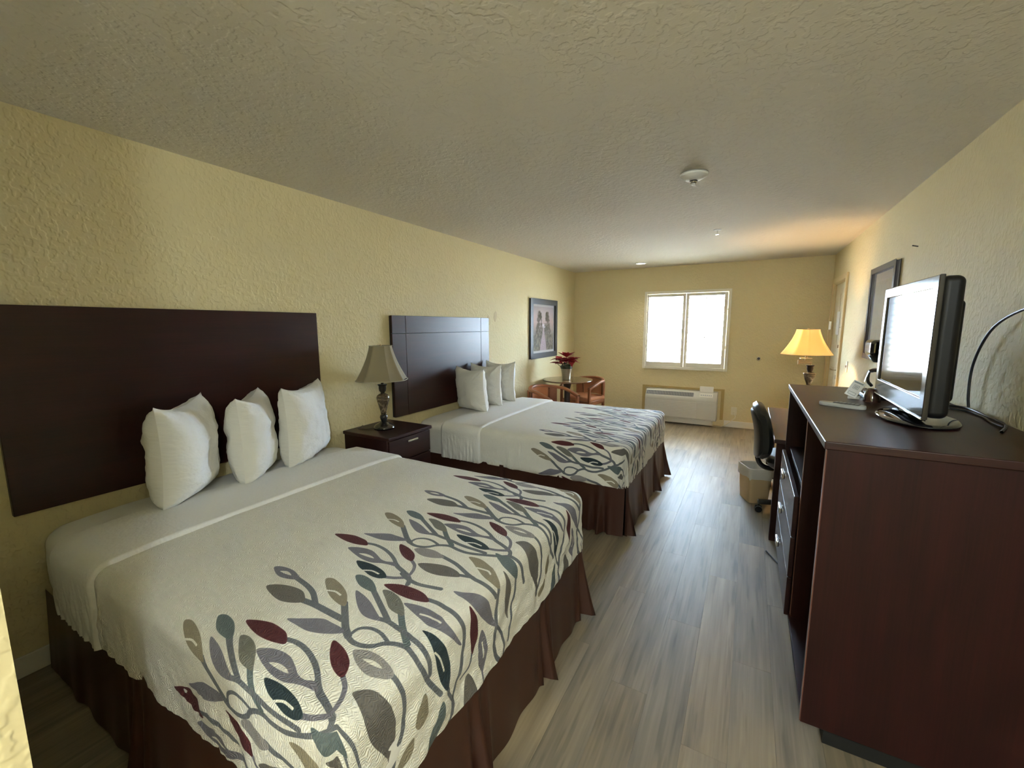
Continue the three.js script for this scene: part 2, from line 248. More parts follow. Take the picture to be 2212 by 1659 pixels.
// ---------- through-the-wall air conditioner ----------
{
  const a = thing('air_conditioner', 'cream through-wall air conditioner with slatted grille under the window', 'air conditioner', [-0.89, 0, zF]);
  const acM = mat(lin(0.60, 0.585, 0.52), 0.45), gr = mat(lin(0.48, 0.47, 0.42), 0.5), dk = mat(lin(0.09, 0.095, 0.10), 0.5), sl = mat(lin(0.46, 0.33, 0.12), 0.6);
  const W = 1.04, x0 = -W / 2;
  for (const [x, y, w, h] of [[-0.582, 0.335, 0.045, 0.47], [0.582, 0.335, 0.045, 0.47], [0, 0.555, 1.12, 0.03]]) part('wall_sleeve', rbox(w, h, 0.018, 0.003), sl, a, [x, y, 0.009]);
  const s = new THREE.Shape(); s.moveTo(0.001, 0.105); s.lineTo(0.185, 0.105); s.quadraticCurveTo(0.205, 0.105, 0.205, 0.125); s.lineTo(0.205, 0.40); s.quadraticCurveTo(0.203, 0.425, 0.185, 0.445); s.lineTo(0.12, 0.508); s.quadraticCurveTo(0.11, 0.52, 0.09, 0.52); s.lineTo(0.001, 0.52); s.closePath();
  part('cabinet', new THREE.ExtrudeGeometry(s, { depth: W - 0.012, bevelEnabled: true, bevelSize: 0.005, bevelThickness: 0.006, bevelSegments: 2 }).rotateY(-Math.PI / 2).translate(W / 2 - 0.006, 0, 0), acM, a);
  part('base_pan', rbox(W - 0.1, 0.08, 0.16, 0.01), acM, a, [0, 0.062, 0.09]);
  // discharge opening in the slope
  const slope = Math.atan2(0.063, 0.065), dg = new THREE.Group(); dg.name = 'discharge_grille'; a.add(dg); dg.position.set(-0.16, 0.4775, 0.1575); dg.rotation.x = slope;
  part('opening', rbox(0.70, 0.006, 0.075, 0.002), dk, dg, [0, 0.001, 0]);
  for (let k = 0; k < 30; k++) part('vane', box(0.003, 0.008, 0.07), gr, dg, [-0.34 + k * 0.0234, 0.006, 0]);
  // front intake slats
  part('intake_backing', rbox(0.99, 0.25, 0.004, 0.001), gr, a, [0, 0.25, 0.2055]);
  const sg = rbox(0.73, 0.019, 0.006, 0.002); for (let k = 0; k < 10; k++) part('intake_slat', sg, acM, a, [-0.125, 0.138 + k * 0.0248, 0.2095], [-0.25, 0, 0]);
  part('access_cover', rbox(0.245, 0.25, 0.006, 0.003), acM, a, [0.37, 0.25, 0.2085]);
  part('control_panel', rbox(0.19, 0.006, 0.085, 0.003), white, a, [0.365, 0.482, 0.158], [slope, 0, 0]);
  for (let k = 0; k < 6; k++) part('control_button', rbox(0.014, 0.006, 0.018, 0.002), mat(lin(0.4, 0.43, 0.5), 0.4), a, [0.30 + k * 0.027, 0.482, 0.165], [slope, 0, 0]);
  part('control_lid', rbox(0.19, 0.095, 0.008, 0.004), white, a, [0.365, 0.565, 0.125], [-0.3, 0, 0]);
  const oc = thing('wall_outlet', 'cream wall outlet with plugged cord by the air conditioner', 'outlet', [-0.145, 0.25, zF]);
  part('cover_plate', rbox(0.075, 0.118, 0.006, 0.003), trimM, oc, [0, 0, 0.003]); part('plug', rbox(0.035, 0.04, 0.03, 0.008), trimM, oc, [0, -0.02, 0.02]);
  part('power_cord', tube([[-0.145, 0.225, zF + 0.035], [-0.12, 0.17, zF + 0.05], [-0.2, 0.08, zF + 0.06], [-0.3, 0.012, zF + 0.08], [-0.42, 0.012, zF + 0.1], [-0.46, 0.04, zF + 0.12]], 0.006, 50).translate(0.89, 0, -zF), trimM, a);
}
// ---------- printed coverlet: leaves and stems in millimetres from the bed's near foot corner (u across, v towards the foot) ----------
const PRINT = [
['M','T',0,16,[130,-363,137,-324,132,-274,118,-227,101,-191,82,-162,67,-137]],
['M','T',0,20,[83,-168,67,-137,57,-106,45,-73,28,-47,7,-35]],
['X','T',0,19,[45,-73,27,-47,8,-33,24,20,33,58,49,117]],
['M','L',1,0,[118,-537,134,-513,148,-463,148,-415,142,-379,121,-350,110,-373,102,-421,104,-475]],
['M','L',2,0,[71,-401,87,-382,99,-343,100,-300,88,-261,75,-229,73,-200,81,-172,66,-143,61,-183,54,-212,42,-243,41,-290,49,-332,58,-366]],
['M','H',-1,0,[63,-331,73,-307,73,-277,66,-255,62,-278,61,-306]],
['M','L',3,0,[24,-298,33,-268,34,-217,23,-162,2,-127,-15,-143,-18,-182,-8,-226,2,-263]],
['M','S',-1,7,[-7,-229,5,-200,3,-165]],
['M','T',2,17,[1,-129,13,-97,35,-64]],
['M','T',2,14,[123,-124,105,-94,82,-77,60,-69,45,-66]],
['M','L',1,0,[189,-242,185,-200,171,-162,154,-137,129,-121,118,-126,122,-153,136,-186,161,-221]],
['X','L',6,0,[104,-67,121,-55,136,-27,149,16,162,60,172,105,170,144,161,168,150,190,120,140,96,93,84,42,86,0,94,-42]],
['X','T',6,21,[149,172,156,209,157,235]],
['X','L',7,0,[187,-164,200,-156,212,-125,214,-85,205,-43,195,-15,175,-23,160,-58,157,-90,167,-129]],
['X','H',-1,0,[184,-123,194,-100,195,-75,190,-61,184,-84,183,-106]],
['X','T',0,16,[191,-20,195,24,202,70,202,115,192,156,175,186,160,225]],
['X','L',4,0,[279,118,285,167,273,192,247,195,234,174,247,142]],
['X','L',4,0,[227,202,231,237,208,253,181,260,177,239,199,218]],
['X','L',8,0,[344,196,353,236,338,279,310,310,283,306,290,272,311,236]],
['X','L',2,0,[321,-727,336,-704,340,-651,329,-601,316,-582,300,-615,294,-655,303,-694]],
['X','H',-1,0,[315,-684,326,-658,318,-625,313,-652]],
['X','T',0,20,[317,-592,307,-523,291,-471,258,-413]],
['X','T',0,24,[253,-472,257,-416,256,-347,255,-284]],
['X','L',6,0,[241,-642,261,-626,279,-574,283,-518,269,-481,250,-460,231,-487,219,-534,225,-591]],
['U','T',0,24,[306,-341,266,-290,234,-248,218,-218]],
['U','L',4,0,[360,-502,376,-481,363,-421,339,-370,304,-331,294,-342,302,-393,321,-442]],
['U','S',-1,7,[322,-444,331,-416,327,-386]],
['U','L',2,0,[179,-434,198,-401,228,-343,231,-302,230,-256,219,-242,192,-288,177,-338,176,-389]],
['U','T',0,17,[241,-260,220,-226,209,-189,214,-156,228,-132,251,-113,267,-85,273,-58,267,-20,269,29,295,96,335,164]],
['U','T',0,13,[224,-219,251,-215,269,-188,271,-150,259,-110]],
['U','L',2,0,[366,-361,364,-325,350,-277,327,-227,308,-189,298,-207,296,-249,320,-301]],
['U','T',0,20,[396,-314,363,-253,318,-170]],
['U','L',8,0,[424,-430,439,-411,433,-362,411,-318,391,-299,387,-331,395,-381]],
['U','T',8,22,[363,-162,321,-115,281,-60]],
['U','L',5,0,[411,-287,421,-261,410,-212,385,-171,357,-145,352,-168,358,-205,383,-245]],
['U','T',0,18,[304,-215,314,-171,311,-128,308,-86,301,-41,299,2,301,47,302,81]],
['X','T',0,19,[449,-136,455,-93,450,-38,453,11,459,59,454,94,442,132,426,168,408,200,394,227,388,273,376,324]],
['X','L',1,0,[436,-306,461,-262,469,-206,465,-158,444,-124,427,-155,420,-209,424,-264]],
['X','L',2,0,[398,-183,411,-152,419,-103,416,-56,408,-13,419,40,443,89,423,74,385,11,366,-47,373,-95,385,-145]],
['X','S',-1,7,[388,-108,395,-77,395,-33]],
['X','L',3,0,[342,-60,349,-35,359,11,376,65,386,109,379,149,362,172,346,150,333,95,324,39,328,-8]],
['X','S',-1,6,[327,30,347,72,359,113]],
['X','T',0,14,[361,162,374,198,394,236]],
['X','T',0,10,[496,153,477,188,439,205]],
['X','L',1,0,[511,-2,519,29,534,81,530,128,509,153,494,159,489,90,497,35]],
['X','L',2,0,[555,120,575,164,576,227,556,269,547,263,528,217,533,160]],
['X','S',-1,7,[555,165,557,218]],
['X','T',2,9,[552,261,547,330]],
['X','L',6,0,[480,222,506,266,509,314,481,321,447,313,452,266]],
['X','L',2,0,[527,-90,548,-45,576,2,597,44,616,93,634,152,615,145,577,104,531,38,517,-31]],
['X','T',0,20,[668,26,657,66,650,104,636,148,622,181,623,235,638,281,666,318]],
['X','T',0,15,[634,157,671,209,685,269,681,305,666,322]],
['X','T',0,19,[669,-257,654,-176,625,-100,615,-38,627,16,646,59]],
['X','L',7,0,[656,-374,678,-351,685,-301,675,-255,663,-238,644,-267,634,-306,639,-342]],
['X','L',4,0,[716,-161,727,-121,713,-69,687,-12,672,39,649,12,642,-39,670,-92,695,-130]],
['X','S',-1,8,[676,-99,682,-60,672,-36]],
['X','T',0,17,[604,-130,622,-80]],
['X','L',6,0,[584,-292,606,-262,625,-199,620,-145,601,-118,583,-142,564,-194,564,-245]],
['X','T',0,16,[783,56,780,105,758,160,736,226,723,274]],
['X','L',8,0,[789,-91,796,-58,802,-3,801,36,791,72,754,32,743,-27]],
['X','L',6,0,[723,-3,736,40,750,88,737,136,721,187,706,117]],
['X','T',0,18,[511,-300,498,-263,493,-207,513,-131]]
];

const PRINT_COLORS = ['#66696f', '#4e1c22', '#74727c', '#25343b', '#8d8470', '#73726a', '#67635f', '#918d8c', '#5f6a6c', '#3c1a20'];
const printMap = canvasTex(2048, 2048, (c, w, h) => {
  const S = w / 1600, X = u => u * S, Y = v => (v + 1280) * S;
  c.fillStyle = '#e6e3d9'; c.fillRect(0, 0, w, h); c.lineCap = c.lineJoin = 'round';
  const path = (p, du, dv, closed) => {      // smooth curve through the points
    const n = p.length / 2, P = k => { k = closed ? (k + n) % n : Math.max(0, Math.min(n - 1, k)); return [X(p[2 * k] + du), Y(p[2 * k + 1] + dv)]; };
    c.beginPath(); c.moveTo(...P(0));
    for (let k = 0; k < (closed ? n : n - 1); k++) { const a = P(k - 1), b = P(k), d = P(k + 1), e = P(k + 2), f = 6; c.bezierCurveTo(b[0] + (d[0] - a[0]) / f, b[1] + (d[1] - a[1]) / f, d[0] - (e[0] - b[0]) / f, d[1] - (e[1] - b[1]) / f, d[0], d[1]); }
  };
  for (const pass of ['T', 'L', 'H', 'S']) for (const [g, ty, col, wd, p] of PRINT) {
    if (ty !== pass) continue;
    const copies = g === 'M' ? [[0, 0], [467, -204]] : g === 'U' ? [[0, 0], [-333, -205]] : [[0, 0]];
    for (const [du, dv] of copies) for (let k = -2; k <= 3; k++) {
      path(p, du + k * 800, dv, ty === 'L' || ty === 'H');
      if (ty === 'T') { c.strokeStyle = PRINT_COLORS[col]; c.lineWidth = X(wd * 0.86); c.stroke(); }
      else if (ty === 'S') { c.strokeStyle = '#e6e3d9'; c.lineWidth = X(wd); c.stroke(); }
      else { c.fillStyle = ty === 'H' ? '#e6e3d9' : PRINT_COLORS[col]; c.fill(); }
    }
  }
});
printMap.wrapS = THREE.RepeatWrapping; printMap.wrapT = THREE.ClampToEdgeWrapping;

// cloth laid over a mattress: flat top, rounded edges, hanging sides. Sides given as how far cloth hangs; uv in metres of cloth
function drape({ x0, x1, z0, z1, top, r = 0.052, rc = 0.066, hemN, hemF, hemFoot, hemHead = 0, nx = 90, nz = 90, thick = 0, wrinkle = 0.004, sd = 1, uv }) {
  // x0 head end, x1 foot; z1 near side (greater z), z0 far side
  const over = (d) => { if (d <= 0) return [d, 0]; const f = rc - r; if (d < f) return [d, 0]; if (d < f + 2 * r) { const a = (d - f) / (2 * r) * Math.PI / 2; return [f + r * Math.sin(a), r * (1 - Math.cos(a))]; } return [rc, r + d - f - 2 * r]; };
  const a0 = z0 + rc, a1 = z1 - rc, b0 = hemHead ? x0 + rc : x0, b1 = hemFoot ? x1 - rc : x1;
  const zs = (t) => lerp(a0 - (hemF ? rc + hemF : 0), a1 + (hemN ? rc + hemN : 0), t), xs = (t) => lerp(b0 - (hemHead ? rc + hemHead : 0), b1 + (hemFoot ? rc + hemFoot : 0), t);
  return grid(nx, nz, (s, t) => {
    const U = zs(t), W = xs(s);
    const du = U > a1 ? U - a1 : U < a0 ? a0 - U : 0, su = U > a1 ? 1 : -1, dw = W > b1 ? W - b1 : W < b0 ? b0 - W : 0, sw = W > b1 ? 1 : -1;
    let x = Math.min(b1, Math.max(b0, W)), z = Math.min(a1, Math.max(a0, U)), y = top;
    const d = Math.max(du, dw), [o, dn] = over(d);
    if (d > 0) { const L = Math.hypot(du, dw), kx = sw * dw / L, kz = su * du / L; x += kx * o; z += kz * o; y -= dn;
      const k = sstep(0.03, 0.2, dn), w = wrinkle * k * (fbm(s * 1, t * 1, 23, 23, 3, sd) - 0.5) * 5; x += kx * w; z += kz * w; }
    if (thick) { const e = thick * sstep(0, 0.05, s) * (1 - sstep(0.975, 1, s)), f = d > 0 ? Math.min(1, dn / r) : 0, L = Math.hypot(du, dw) || 1; y += e * (1 - f); x += sw * dw / L * e * f; z += su * du / L * e * f; }
    const m = Math.max(0, 1 - Math.max(Math.abs((z - (a0 + a1) / 2) / ((a1 - a0) / 2)) ** 6, hemFoot ? Math.max(0, (x - (x0 + x1) / 2) / (b1 - (x0 + x1) / 2)) ** 6 : 0));
    y += 0.012 * (m - 1) + wrinkle * 0.7 * (fbm(s, t, 9, 11, 3, sd + 5) - 0.5);
    const q = uv ? uv(U > a1 && hemN ? a1 + du : U < a0 && hemF ? a0 - du : z, W > b1 && hemFoot ? b1 + dw : W) : [U, W];
    return [x, y, z, q[0], q[1]];
  });
}
// gathered fabric wall along a line of points, from y0 up to y1
function skirtWall(path, y0, y1, sd, pleats) {
  let len = 0; const acc = [0]; for (let i = 1; i < path.length; i++) { len += Math.hypot(path[i][0] - path[i - 1][0], path[i][1] - path[i - 1][1]); acc.push(len); }
  return grid(Math.round(len * 90), 12, (s, t) => {
    const l = s * len; let i = 1; while (i < path.length - 1 && acc[i] < l) i++;
    const k = (l - acc[i - 1]) / (acc[i] - acc[i - 1]), ax = path[i - 1], bx = path[i], L = acc[i] - acc[i - 1], nx = (bx[1] - ax[1]) / L, nz = -(bx[0] - ax[0]) / L;
    let o = 0.007 * (fbm(s, 0.3, Math.round(len * 9), 3, 2, sd) - 0.5) + 0.0022 * Math.sin(l * 31 + sd);
    for (const [c, w, a] of pleats) { const q = (l - c) / w; if (Math.abs(q) < 1) o += a * (Math.cos(q * Math.PI) * 0.5 + 0.5) * Math.cos(q * 9); }
    const f = 1 - t, wv = f * (0.6 + 0.4 * f);
    return [lerp(ax[0], bx[0], k) - nx * (0.005 + o * wv * 2.0 + 0.02 * f), lerp(y0, y1, t) + 0.006 * Math.sin(l * 17) * f, lerp(ax[1], bx[1], k) - nz * (0.005 + o * wv * 2.0 + 0.02 * f), l, t * (y1 - y0)];
  });
}
function makeBed(zn, zf, which, lineB, lineA, uOff, vOff, sd, labels) {
  const x0 = xL + 0.035, x1 = -0.70, top = 0.68;
  const b = thing('bed', labels[0], 'bed', [0, 0, 0]);
  part('box_spring', rbox(x1 - x0 - 0.06, 0.30, zn - zf - 0.06, 0.02), mat(lin(0.05, 0.025, 0.018), 0.8), b, [(x0 + x1) / 2, 0.20, (zn + zf) / 2]);
  const inset = 0.012;
  part('mattress', drape({ x0, x1: x1 - inset, z0: zf + inset, z1: zn - inset, top: top - 0.008, rc: 0.12, r: 0.06, hemN: 0.29, hemF: 0.29, hemFoot: 0.29, hemHead: 0.29, sd, wrinkle: 0.006, uv: (u, v) => [v, u] }), sheetM, b);
  part('mattress_base', rbox(x1 - x0 - 0.08, 0.02, zn - zf - 0.08, 0.006), sheetM, b, [(x0 + x1) / 2, 0.385, (zn + zf) / 2]);
  const e = 0.012, nearW = skirtWall([[x0 + 0.03, zn - e], [x1 - e, zn - e]], 0.015, 0.385, sd + 1, [[1.75, 0.12, 0.02], [0.9, 0.1, 0.018]]);
  const w = zn - zf, footW = skirtWall([[x1 - e, zn - e], [x1 - e, zf + e]], 0.015, 0.385, sd + 2, [[0.03, 0.06, 0.03], [w * 0.33, 0.09, 0.028], [w * 0.66, 0.08, 0.03], [w - 0.06, 0.1, 0.035]]);
  const farW = skirtWall([[x1 - e, zf + e], [x0 + 0.03, zf + e]], 0.015, 0.385, sd + 3, [[0.2, 0.12, 0.02], [1.1, 0.1, 0.02]]);
  part('bed_skirt', nearW, skirtM, b); part('bed_skirt', footW, skirtM, b); part('bed_skirt', farW, skirtM, b);
  // top sheet turned back over the coverlet's head edge
  const ts = drape({ x0: lineA, x1: lineB, z0: zf - 0.002, z1: zn + 0.002, top: top + 0.002, rc: 0.066, r: 0.052, hemN: 0.30, hemF: 0.30, sd: sd + 7, wrinkle: 0.004, nx: 64, nz: 120, thick: 0.016, uv: (u, v) => [u, v] });
  part('top_sheet', ts, sheetM, b).userData.label = labels[1];
  const cm = new THREE.MeshPhysicalMaterial({ map: printMap, roughness: 0.85, bumpMap: clothBump, bumpScale: 0.0022, side: THREE.DoubleSide });
  const g = drape({ x0: lineB - 0.04, x1, z0: zf, z1: zn, top: top + 0.003, hemN: 0.30, hemF: 0.30, hemFoot: 0.30, nx: 200, nz: 200, wrinkle: 0.006, sd: sd + 11, uv: (U, W) => [(zn - U + uOff) / 1.6, 1 - (W - x1 + vOff + 1.28) / 1.6] });
  const uv2 = g.attributes.uv.clone(); for (let i = 0; i < uv2.count; i++) uv2.setXY(i, uv2.getX(i) * 1.6, uv2.getY(i) * 1.6);
  g.setAttribute('uv1', uv2); cm.bumpMap = clothBump.clone(); cm.bumpMap.channel = 1; cm.bumpMap.needsUpdate = true;
  part('coverlet', g, cm, b).userData.label = labels[2];
  // rolled hem at the head edge of the coverlet
  return b;
}
makeBed(-0.485, -2.035, 1, -1.985, -2.41, 0, 0, 3, ['nearest bed with dark brown skirt, against the plain headboard', 'white sheet band turned back on the nearest bed', 'white leaf-print coverlet on the nearest bed']);
makeBed(-2.90, -4.45, 2, -1.94, -2.36, 0.14, 0.05, 17, ['farther bed with dark brown skirt, beyond the nightstand', 'white sheet band turned back on the farther bed', 'white leaf-print coverlet on the farther bed']);

// ---------- pillows standing on edge ----------
function pillowGeo(w, h, t, sd) {
  const side = sg => grid(36, 36, (s, q) => {
    const a = s * 2 - 1, b = q * 2 - 1, A = Math.abs(a), B = Math.abs(b);
    const x = w / 2 * a * (1 - 0.12 * (1 - B ** 2) ) , y = h / 2 * b * (1 - (b > 0 ? 0.17 : 0.03) * (1 - A ** 2.2));
    const th = t / 2 * Math.pow(Math.max(0, (1 - A ** 2.6) * (1 - B ** (b < 0 ? 5 : 2.6))), 0.46);
    const crease = 0.016 * (fbm(s, q, 6, 6, 3, sd) - 0.5) * 2 * Math.min(1, th / (t * 0.2)) + 0.007 * Math.sin((A - B) * 22 + sd) * sstep(0.45, 0.95, Math.min(A, B)) * (th > 0.002 ? 1 : 0);
    const z = sg * Math.max(0, th + crease * (th > 0.001 ? 1 : 0));
    return sg > 0 ? [x, y + h / 2, z, x, y] : [-x, y + h / 2, z, x, y];
  });
  return merge([side(1), side(-1)]);
}
{
  const P = (x, z, yaw, lean, w, h, t, sd, label, group) => { const o = single('pillow', pillowGeo(w, h, t, sd), pillowM, label, 'pillow', [x, 0.687, z], null, group); o.rotation.order = 'YXZ'; o.rotation.set(lean, yaw, 0); return o; };
  // local x runs from headboard to foot; yaw turns the front edge towards the viewer
  const n = 'pillows on the near bed', f = 'pillows on the far bed';
  P(-2.46, -0.985, -0.80, -0.02, 0.47, 0.49, 0.25, 5, 'white pillow on the nearest bed, leftmost and closest to the viewer', n);
  P(-2.465, -1.335, -0.75, 0.02, 0.44, 0.475, 0.22, 9, 'white pillow in the middle of the three on the nearest bed', n);
  P(-2.47, -1.67, -1.05, 0.02, 0.48, 0.49, 0.21, 13, 'white pillow on the nearest bed, beside the nightstand', n);
  P(-2.42, -3.50, -0.33, 0.10, 0.46, 0.44, 0.20, 17, 'white pillow on the farther bed, closest to the nightstand', f);
  P(-2.45, -3.80, -0.12, 0.03, 0.42, 0.45, 0.17, 21, 'white pillow in the middle of the three on the farther bed', f);
  P(-2.45, -4.09, -0.12, 0.0, 0.42, 0.455, 0.17, 25, 'white pillow on the farther bed, closest to the window', f);
}
// ---------- headboards ----------
{
  const h1 = thing('headboard', 'plain dark mahogany headboard behind the nearest bed', 'headboard', [xL, 0.731, -1.2004]);
  part('panel', rbox(0.028, 0.894, 1.511, 0.003, 'z'), woodM, h1, [0.018, 0.447, 0]);
  part('wall_cleat', box(0.006, 0.1, 1.3), woodDull, h1, [0.0035, 0.6, 0]);
  const h2 = thing('headboard', 'dark mahogany headboard with fine grooves behind the farther bed', 'headboard', [xL, 0.731, -3.442]);
  part('backing', rbox(0.016, 0.888, 1.54, 0.002, 'z'), blackM, h2, [0.010, 0.447, 0]);
  const zs = [0.774, 0.606, -0.602, -0.774], ys = [0, 0.737, 0.895], gp = 0.0022;
  for (let i = 0; i < 3; i++) for (let j = 0; j < 2; j++) part('panel', rbox(0.018, ys[j + 1] - ys[j] - 2 * gp, zs[i] - zs[i + 1] - 2 * gp, 0.002, 'z'), woodM, h2, [0.0275, (ys[j] + ys[j + 1]) / 2, (zs[i] + zs[i + 1]) / 2]);
}
// ---------- nightstand ----------
{
  const n = thing('nightstand', 'dark mahogany nightstand with silver pull between the beds', 'nightstand', [-2.465, 0, -2.376]);
  part('top', rbox(0.49, 0.026, 0.475, 0.006, 'z'), woodM, n, [0, 0.717, 0]);
  part('body', rbox(0.455, 0.66, 0.455, 0.003, 'z'), woodDull, n, [-0.012, 0.374, 0]);
  part('plinth', rbox(0.42, 0.044, 0.42, 0.002), blackM, n, [-0.02, 0.022, 0]);
  for (const [y, h] of [[0.612, 0.17], [0.40, 0.24], [0.16, 0.22]]) { const d = part('drawer_front', rbox(0.018, h, 0.448, 0.003, 'z'), woodM, n, [0.2245, y, 0]); if (y > 0.2) part('pull', merge([rbox(0.02, 0.018, 0.11, 0.005), at(box(0.02, 0.008, 0.012), -0.012, 0, 0.04), at(box(0.02, 0.008, 0.012), -0.012, 0, -0.04)]), chrome, d, [0.028, y > 0.5 ? 0.055 : 0.06, 0]); }
}
// ---------- lamps ----------
function shadeGeo(rt, rb, h, bow, thick) {    // bell shade, square with cut corners
  const ring = k => { const c = [], a = 0.62; for (let i = 0; i < 4; i++) { const t = i * Math.PI / 2; for (const q of [-a, a]) { const w = Math.PI / 4 * q; c.push([Math.cos(t + w) * (1 / Math.cos(w)), Math.sin(t + w) * (1 / Math.cos(w))]); } } return c.map(([x, z]) => [x * k, z * k]); };
  const prof = t => lerp(rt, rb, Math.pow(t, 1.75) * 0.62 + t * 0.38);
  const g = inn => grid(64, 16, (s, t) => { const R = ring((prof(t) - inn)), n = 8, f = s * n, i = Math.floor(f) % n, k = f - Math.floor(f), a = R[i], b = R[(i + 1) % n], m = 1 - 0.035 * Math.sin(k * Math.PI); return inn ? [lerp(a[0], b[0], k) * m, h * (1 - t), lerp(a[1], b[1], k) * m] : [lerp(a[0], b[0], k) * m, h * (1 - t), lerp(a[1], b[1], k) * m]; });
  const edge = (t) => { const R = ring(prof(t)); return tube([...R, R[0]].map(p => [p[0], h * (1 - t), p[1]]), 0.003, 96, 6); };
  return { skin: g(0), edges: [edge(0), edge(1)], ring, prof };
}
const shadeM = (c, tr) => new THREE.MeshPhysicalMaterial({ color: c, roughness: 1, transmission: tr, thickness: 0, side: THREE.DoubleSide });
{
  const l = thing('table_lamp', 'unlit beige bell-shade lamp with dark urn base on the nightstand', 'lamp', [-2.487, 0.73, -2.354]);
  part('base', lathe([[0.0001, 0], [0.08, 0], [0.082, 0.01], [0.076, 0.02], [0.066, 0.032], [0.05, 0.04], [0.03, 0.052], [0.02, 0.062], [0.0001, 0.062]].reverse(), 36), glossBlack, l);
  part('foot_collar', lathe([[0.0001, 0.06], [0.02, 0.06], [0.026, 0.075], [0.031, 0.09], [0.027, 0.105], [0.019, 0.115], [0.0001, 0.115]].reverse(), 30), glossBlack, l);
  part('urn_body', lathe([[0.0001, 0.112], [0.02, 0.112], [0.024, 0.14], [0.034, 0.18], [0.045, 0.215], [0.05, 0.24], [0.05, 0.252], [0.044, 0.264], [0.03, 0.275], [0.018, 0.28], [0.0001, 0.28]].reverse(), 36), stoneM, l);
  part('candle_cup', lathe([[0.0001, 0.278], [0.016, 0.278], [0.016, 0.29], [0.026, 0.30], [0.029, 0.32], [0.028, 0.338], [0.037, 0.35], [0.035, 0.353], [0.0001, 0.353]].reverse(), 30), darkMetal, l);
  part('neck', rod([0, 0.35, 0], [0, 0.45, 0], 0.011), darkMetal, l);
  part('bulb', new THREE.SphereGeometry(0.03, 16, 12), mat(lin(0.85, 0.85, 0.82), 0.3), l, [0, 0.5, 0]);
  part('harp', tube([[0, 0.45, 0.012], [0, 0.49, 0.05], [0, 0.56, 0.05], [0, 0.645, 0]], 0.0025), brass, l);
  part('harp', tube([[0, 0.45, -0.012], [0, 0.49, -0.05], [0, 0.56, -0.05], [0, 0.645, 0]], 0.0025), brass, l);
  const S = shadeGeo(0.078, 0.178, 0.262, 0, 0), sh = part('lamp_shade', S.skin, shadeM(lin(0.34, 0.29, 0.19), 0.2), l, [0, 0.39, 0], [0, -0.96, 0]);
  for (const e of S.edges) part('shade_piping', e, mat(lin(0.45, 0.40, 0.29), 0.9), sh);
  part('finial', new THREE.SphereGeometry(0.008, 12, 8), brass, l, [0, 0.655, 0]);
  part('lamp_cord', tube([[-0.05, 0.006, 0.03], [-0.09, 0.005, 0.11], [-0.15, 0.005, 0.125], [-0.18, 0.005, 0.07], [-0.21, 0.004, 0.03]], 0.0035, 40), mat(lin(0.04, 0.03, 0.02), 0.5), l);
}
{
  const X = 0.571, Z = -5.40, k = 1.2414, O = 0.564, l = thing('floor_lamp', 'lit amber bell-shade lamp with swing arm beyond the desk', 'lamp', [X, 0, Z]);
  const S1 = g => g.scale(k, k, k).translate(0, O, 0);
  part('base', lathe([[0.0001, 0], [0.14, 0], [0.14, 0.014], [0.1, 0.028], [0.04, 0.045], [0.018, 0.07], [0.0001, 0.07]].reverse(), 40), darkMetal, l);
  part('pole', rod([0, 0.06, 0], [0, 0.72, 0], 0.014), darkMetal, l);
  part('stem', S1(lathe([[0.0001, 0.11], [0.016, 0.11], [0.019, 0.15], [0.014, 0.18], [0.018, 0.21], [0.013, 0.235], [0.014, 0.265], [0.0001, 0.265]].reverse(), 28)), darkMetal, l);
  part('urn_body', S1(lathe([[0.0001, 0.262], [0.014, 0.262], [0.02, 0.285], [0.032, 0.315], [0.04, 0.345], [0.043, 0.36], [0.047, 0.366], [0.046, 0.374], [0.03, 0.38], [0.014, 0.384], [0.0001, 0.384]].reverse(), 32)), stoneM, l);
  part('candle_cup', S1(lathe([[0.0001, 0.38], [0.013, 0.38], [0.02, 0.392], [0.024, 0.41], [0.022, 0.428], [0.03, 0.435], [0.029, 0.44], [0.0001, 0.44]].reverse(), 28)), darkMetal, l);
  part('swing_arm', S1(merge([rod([0, 0.44, 0], [0, 0.465, 0], 0.006), rod([0.01, 0.458, 0], [-0.085, 0.458, 0.01], 0.006), rod([-0.085, 0.445, 0.01], [-0.085, 0.482, 0.01], 0.007), rod([-0.085, 0.474, 0.01], [-0.01, 0.474, 0.0], 0.005), rod([-0.035, 0.472, 0], [-0.035, 0.6, 0], 0.007)])), brass, l);
  part('shade_carrier', S1(new THREE.CylinderGeometry(0.045, 0.045, 0.004, 24).translate(-0.035, 0.497, 0)), brass, l);
  const S = shadeGeo(0.09, 0.206, 0.262, 0, 0), sh = part('lamp_shade', S.skin, shadeM(lin(0.74, 0.52, 0.26), 0.35), l, [-0.045, 1.222, 0], [0, 0.5, 0]);
  for (const e of S.edges) part('shade_piping', e, mat(lin(0.5, 0.4, 0.24), 0.9), sh);
  part('light_bulb', new THREE.SphereGeometry(0.032, 18, 12), mat(lin(1, 0.9, 0.7), 0.4, { emissive: lin(1, 0.62, 0.26), emissiveIntensity: 12 }), l, [-0.045, 1.37, 0]);
  part('finial', new THREE.SphereGeometry(0.008, 12, 8), brass, l, [-0.045, 1.49, 0]);
  const p = new THREE.PointLight(new THREE.Color(1, 0.60, 0.24), LAMP, 0, 2); p.position.set(X - 0.045, 1.37, Z); p.castShadow = true; p.shadow.radius = 1.5; p.shadow.bias = -0.002; scene.add(p);
}
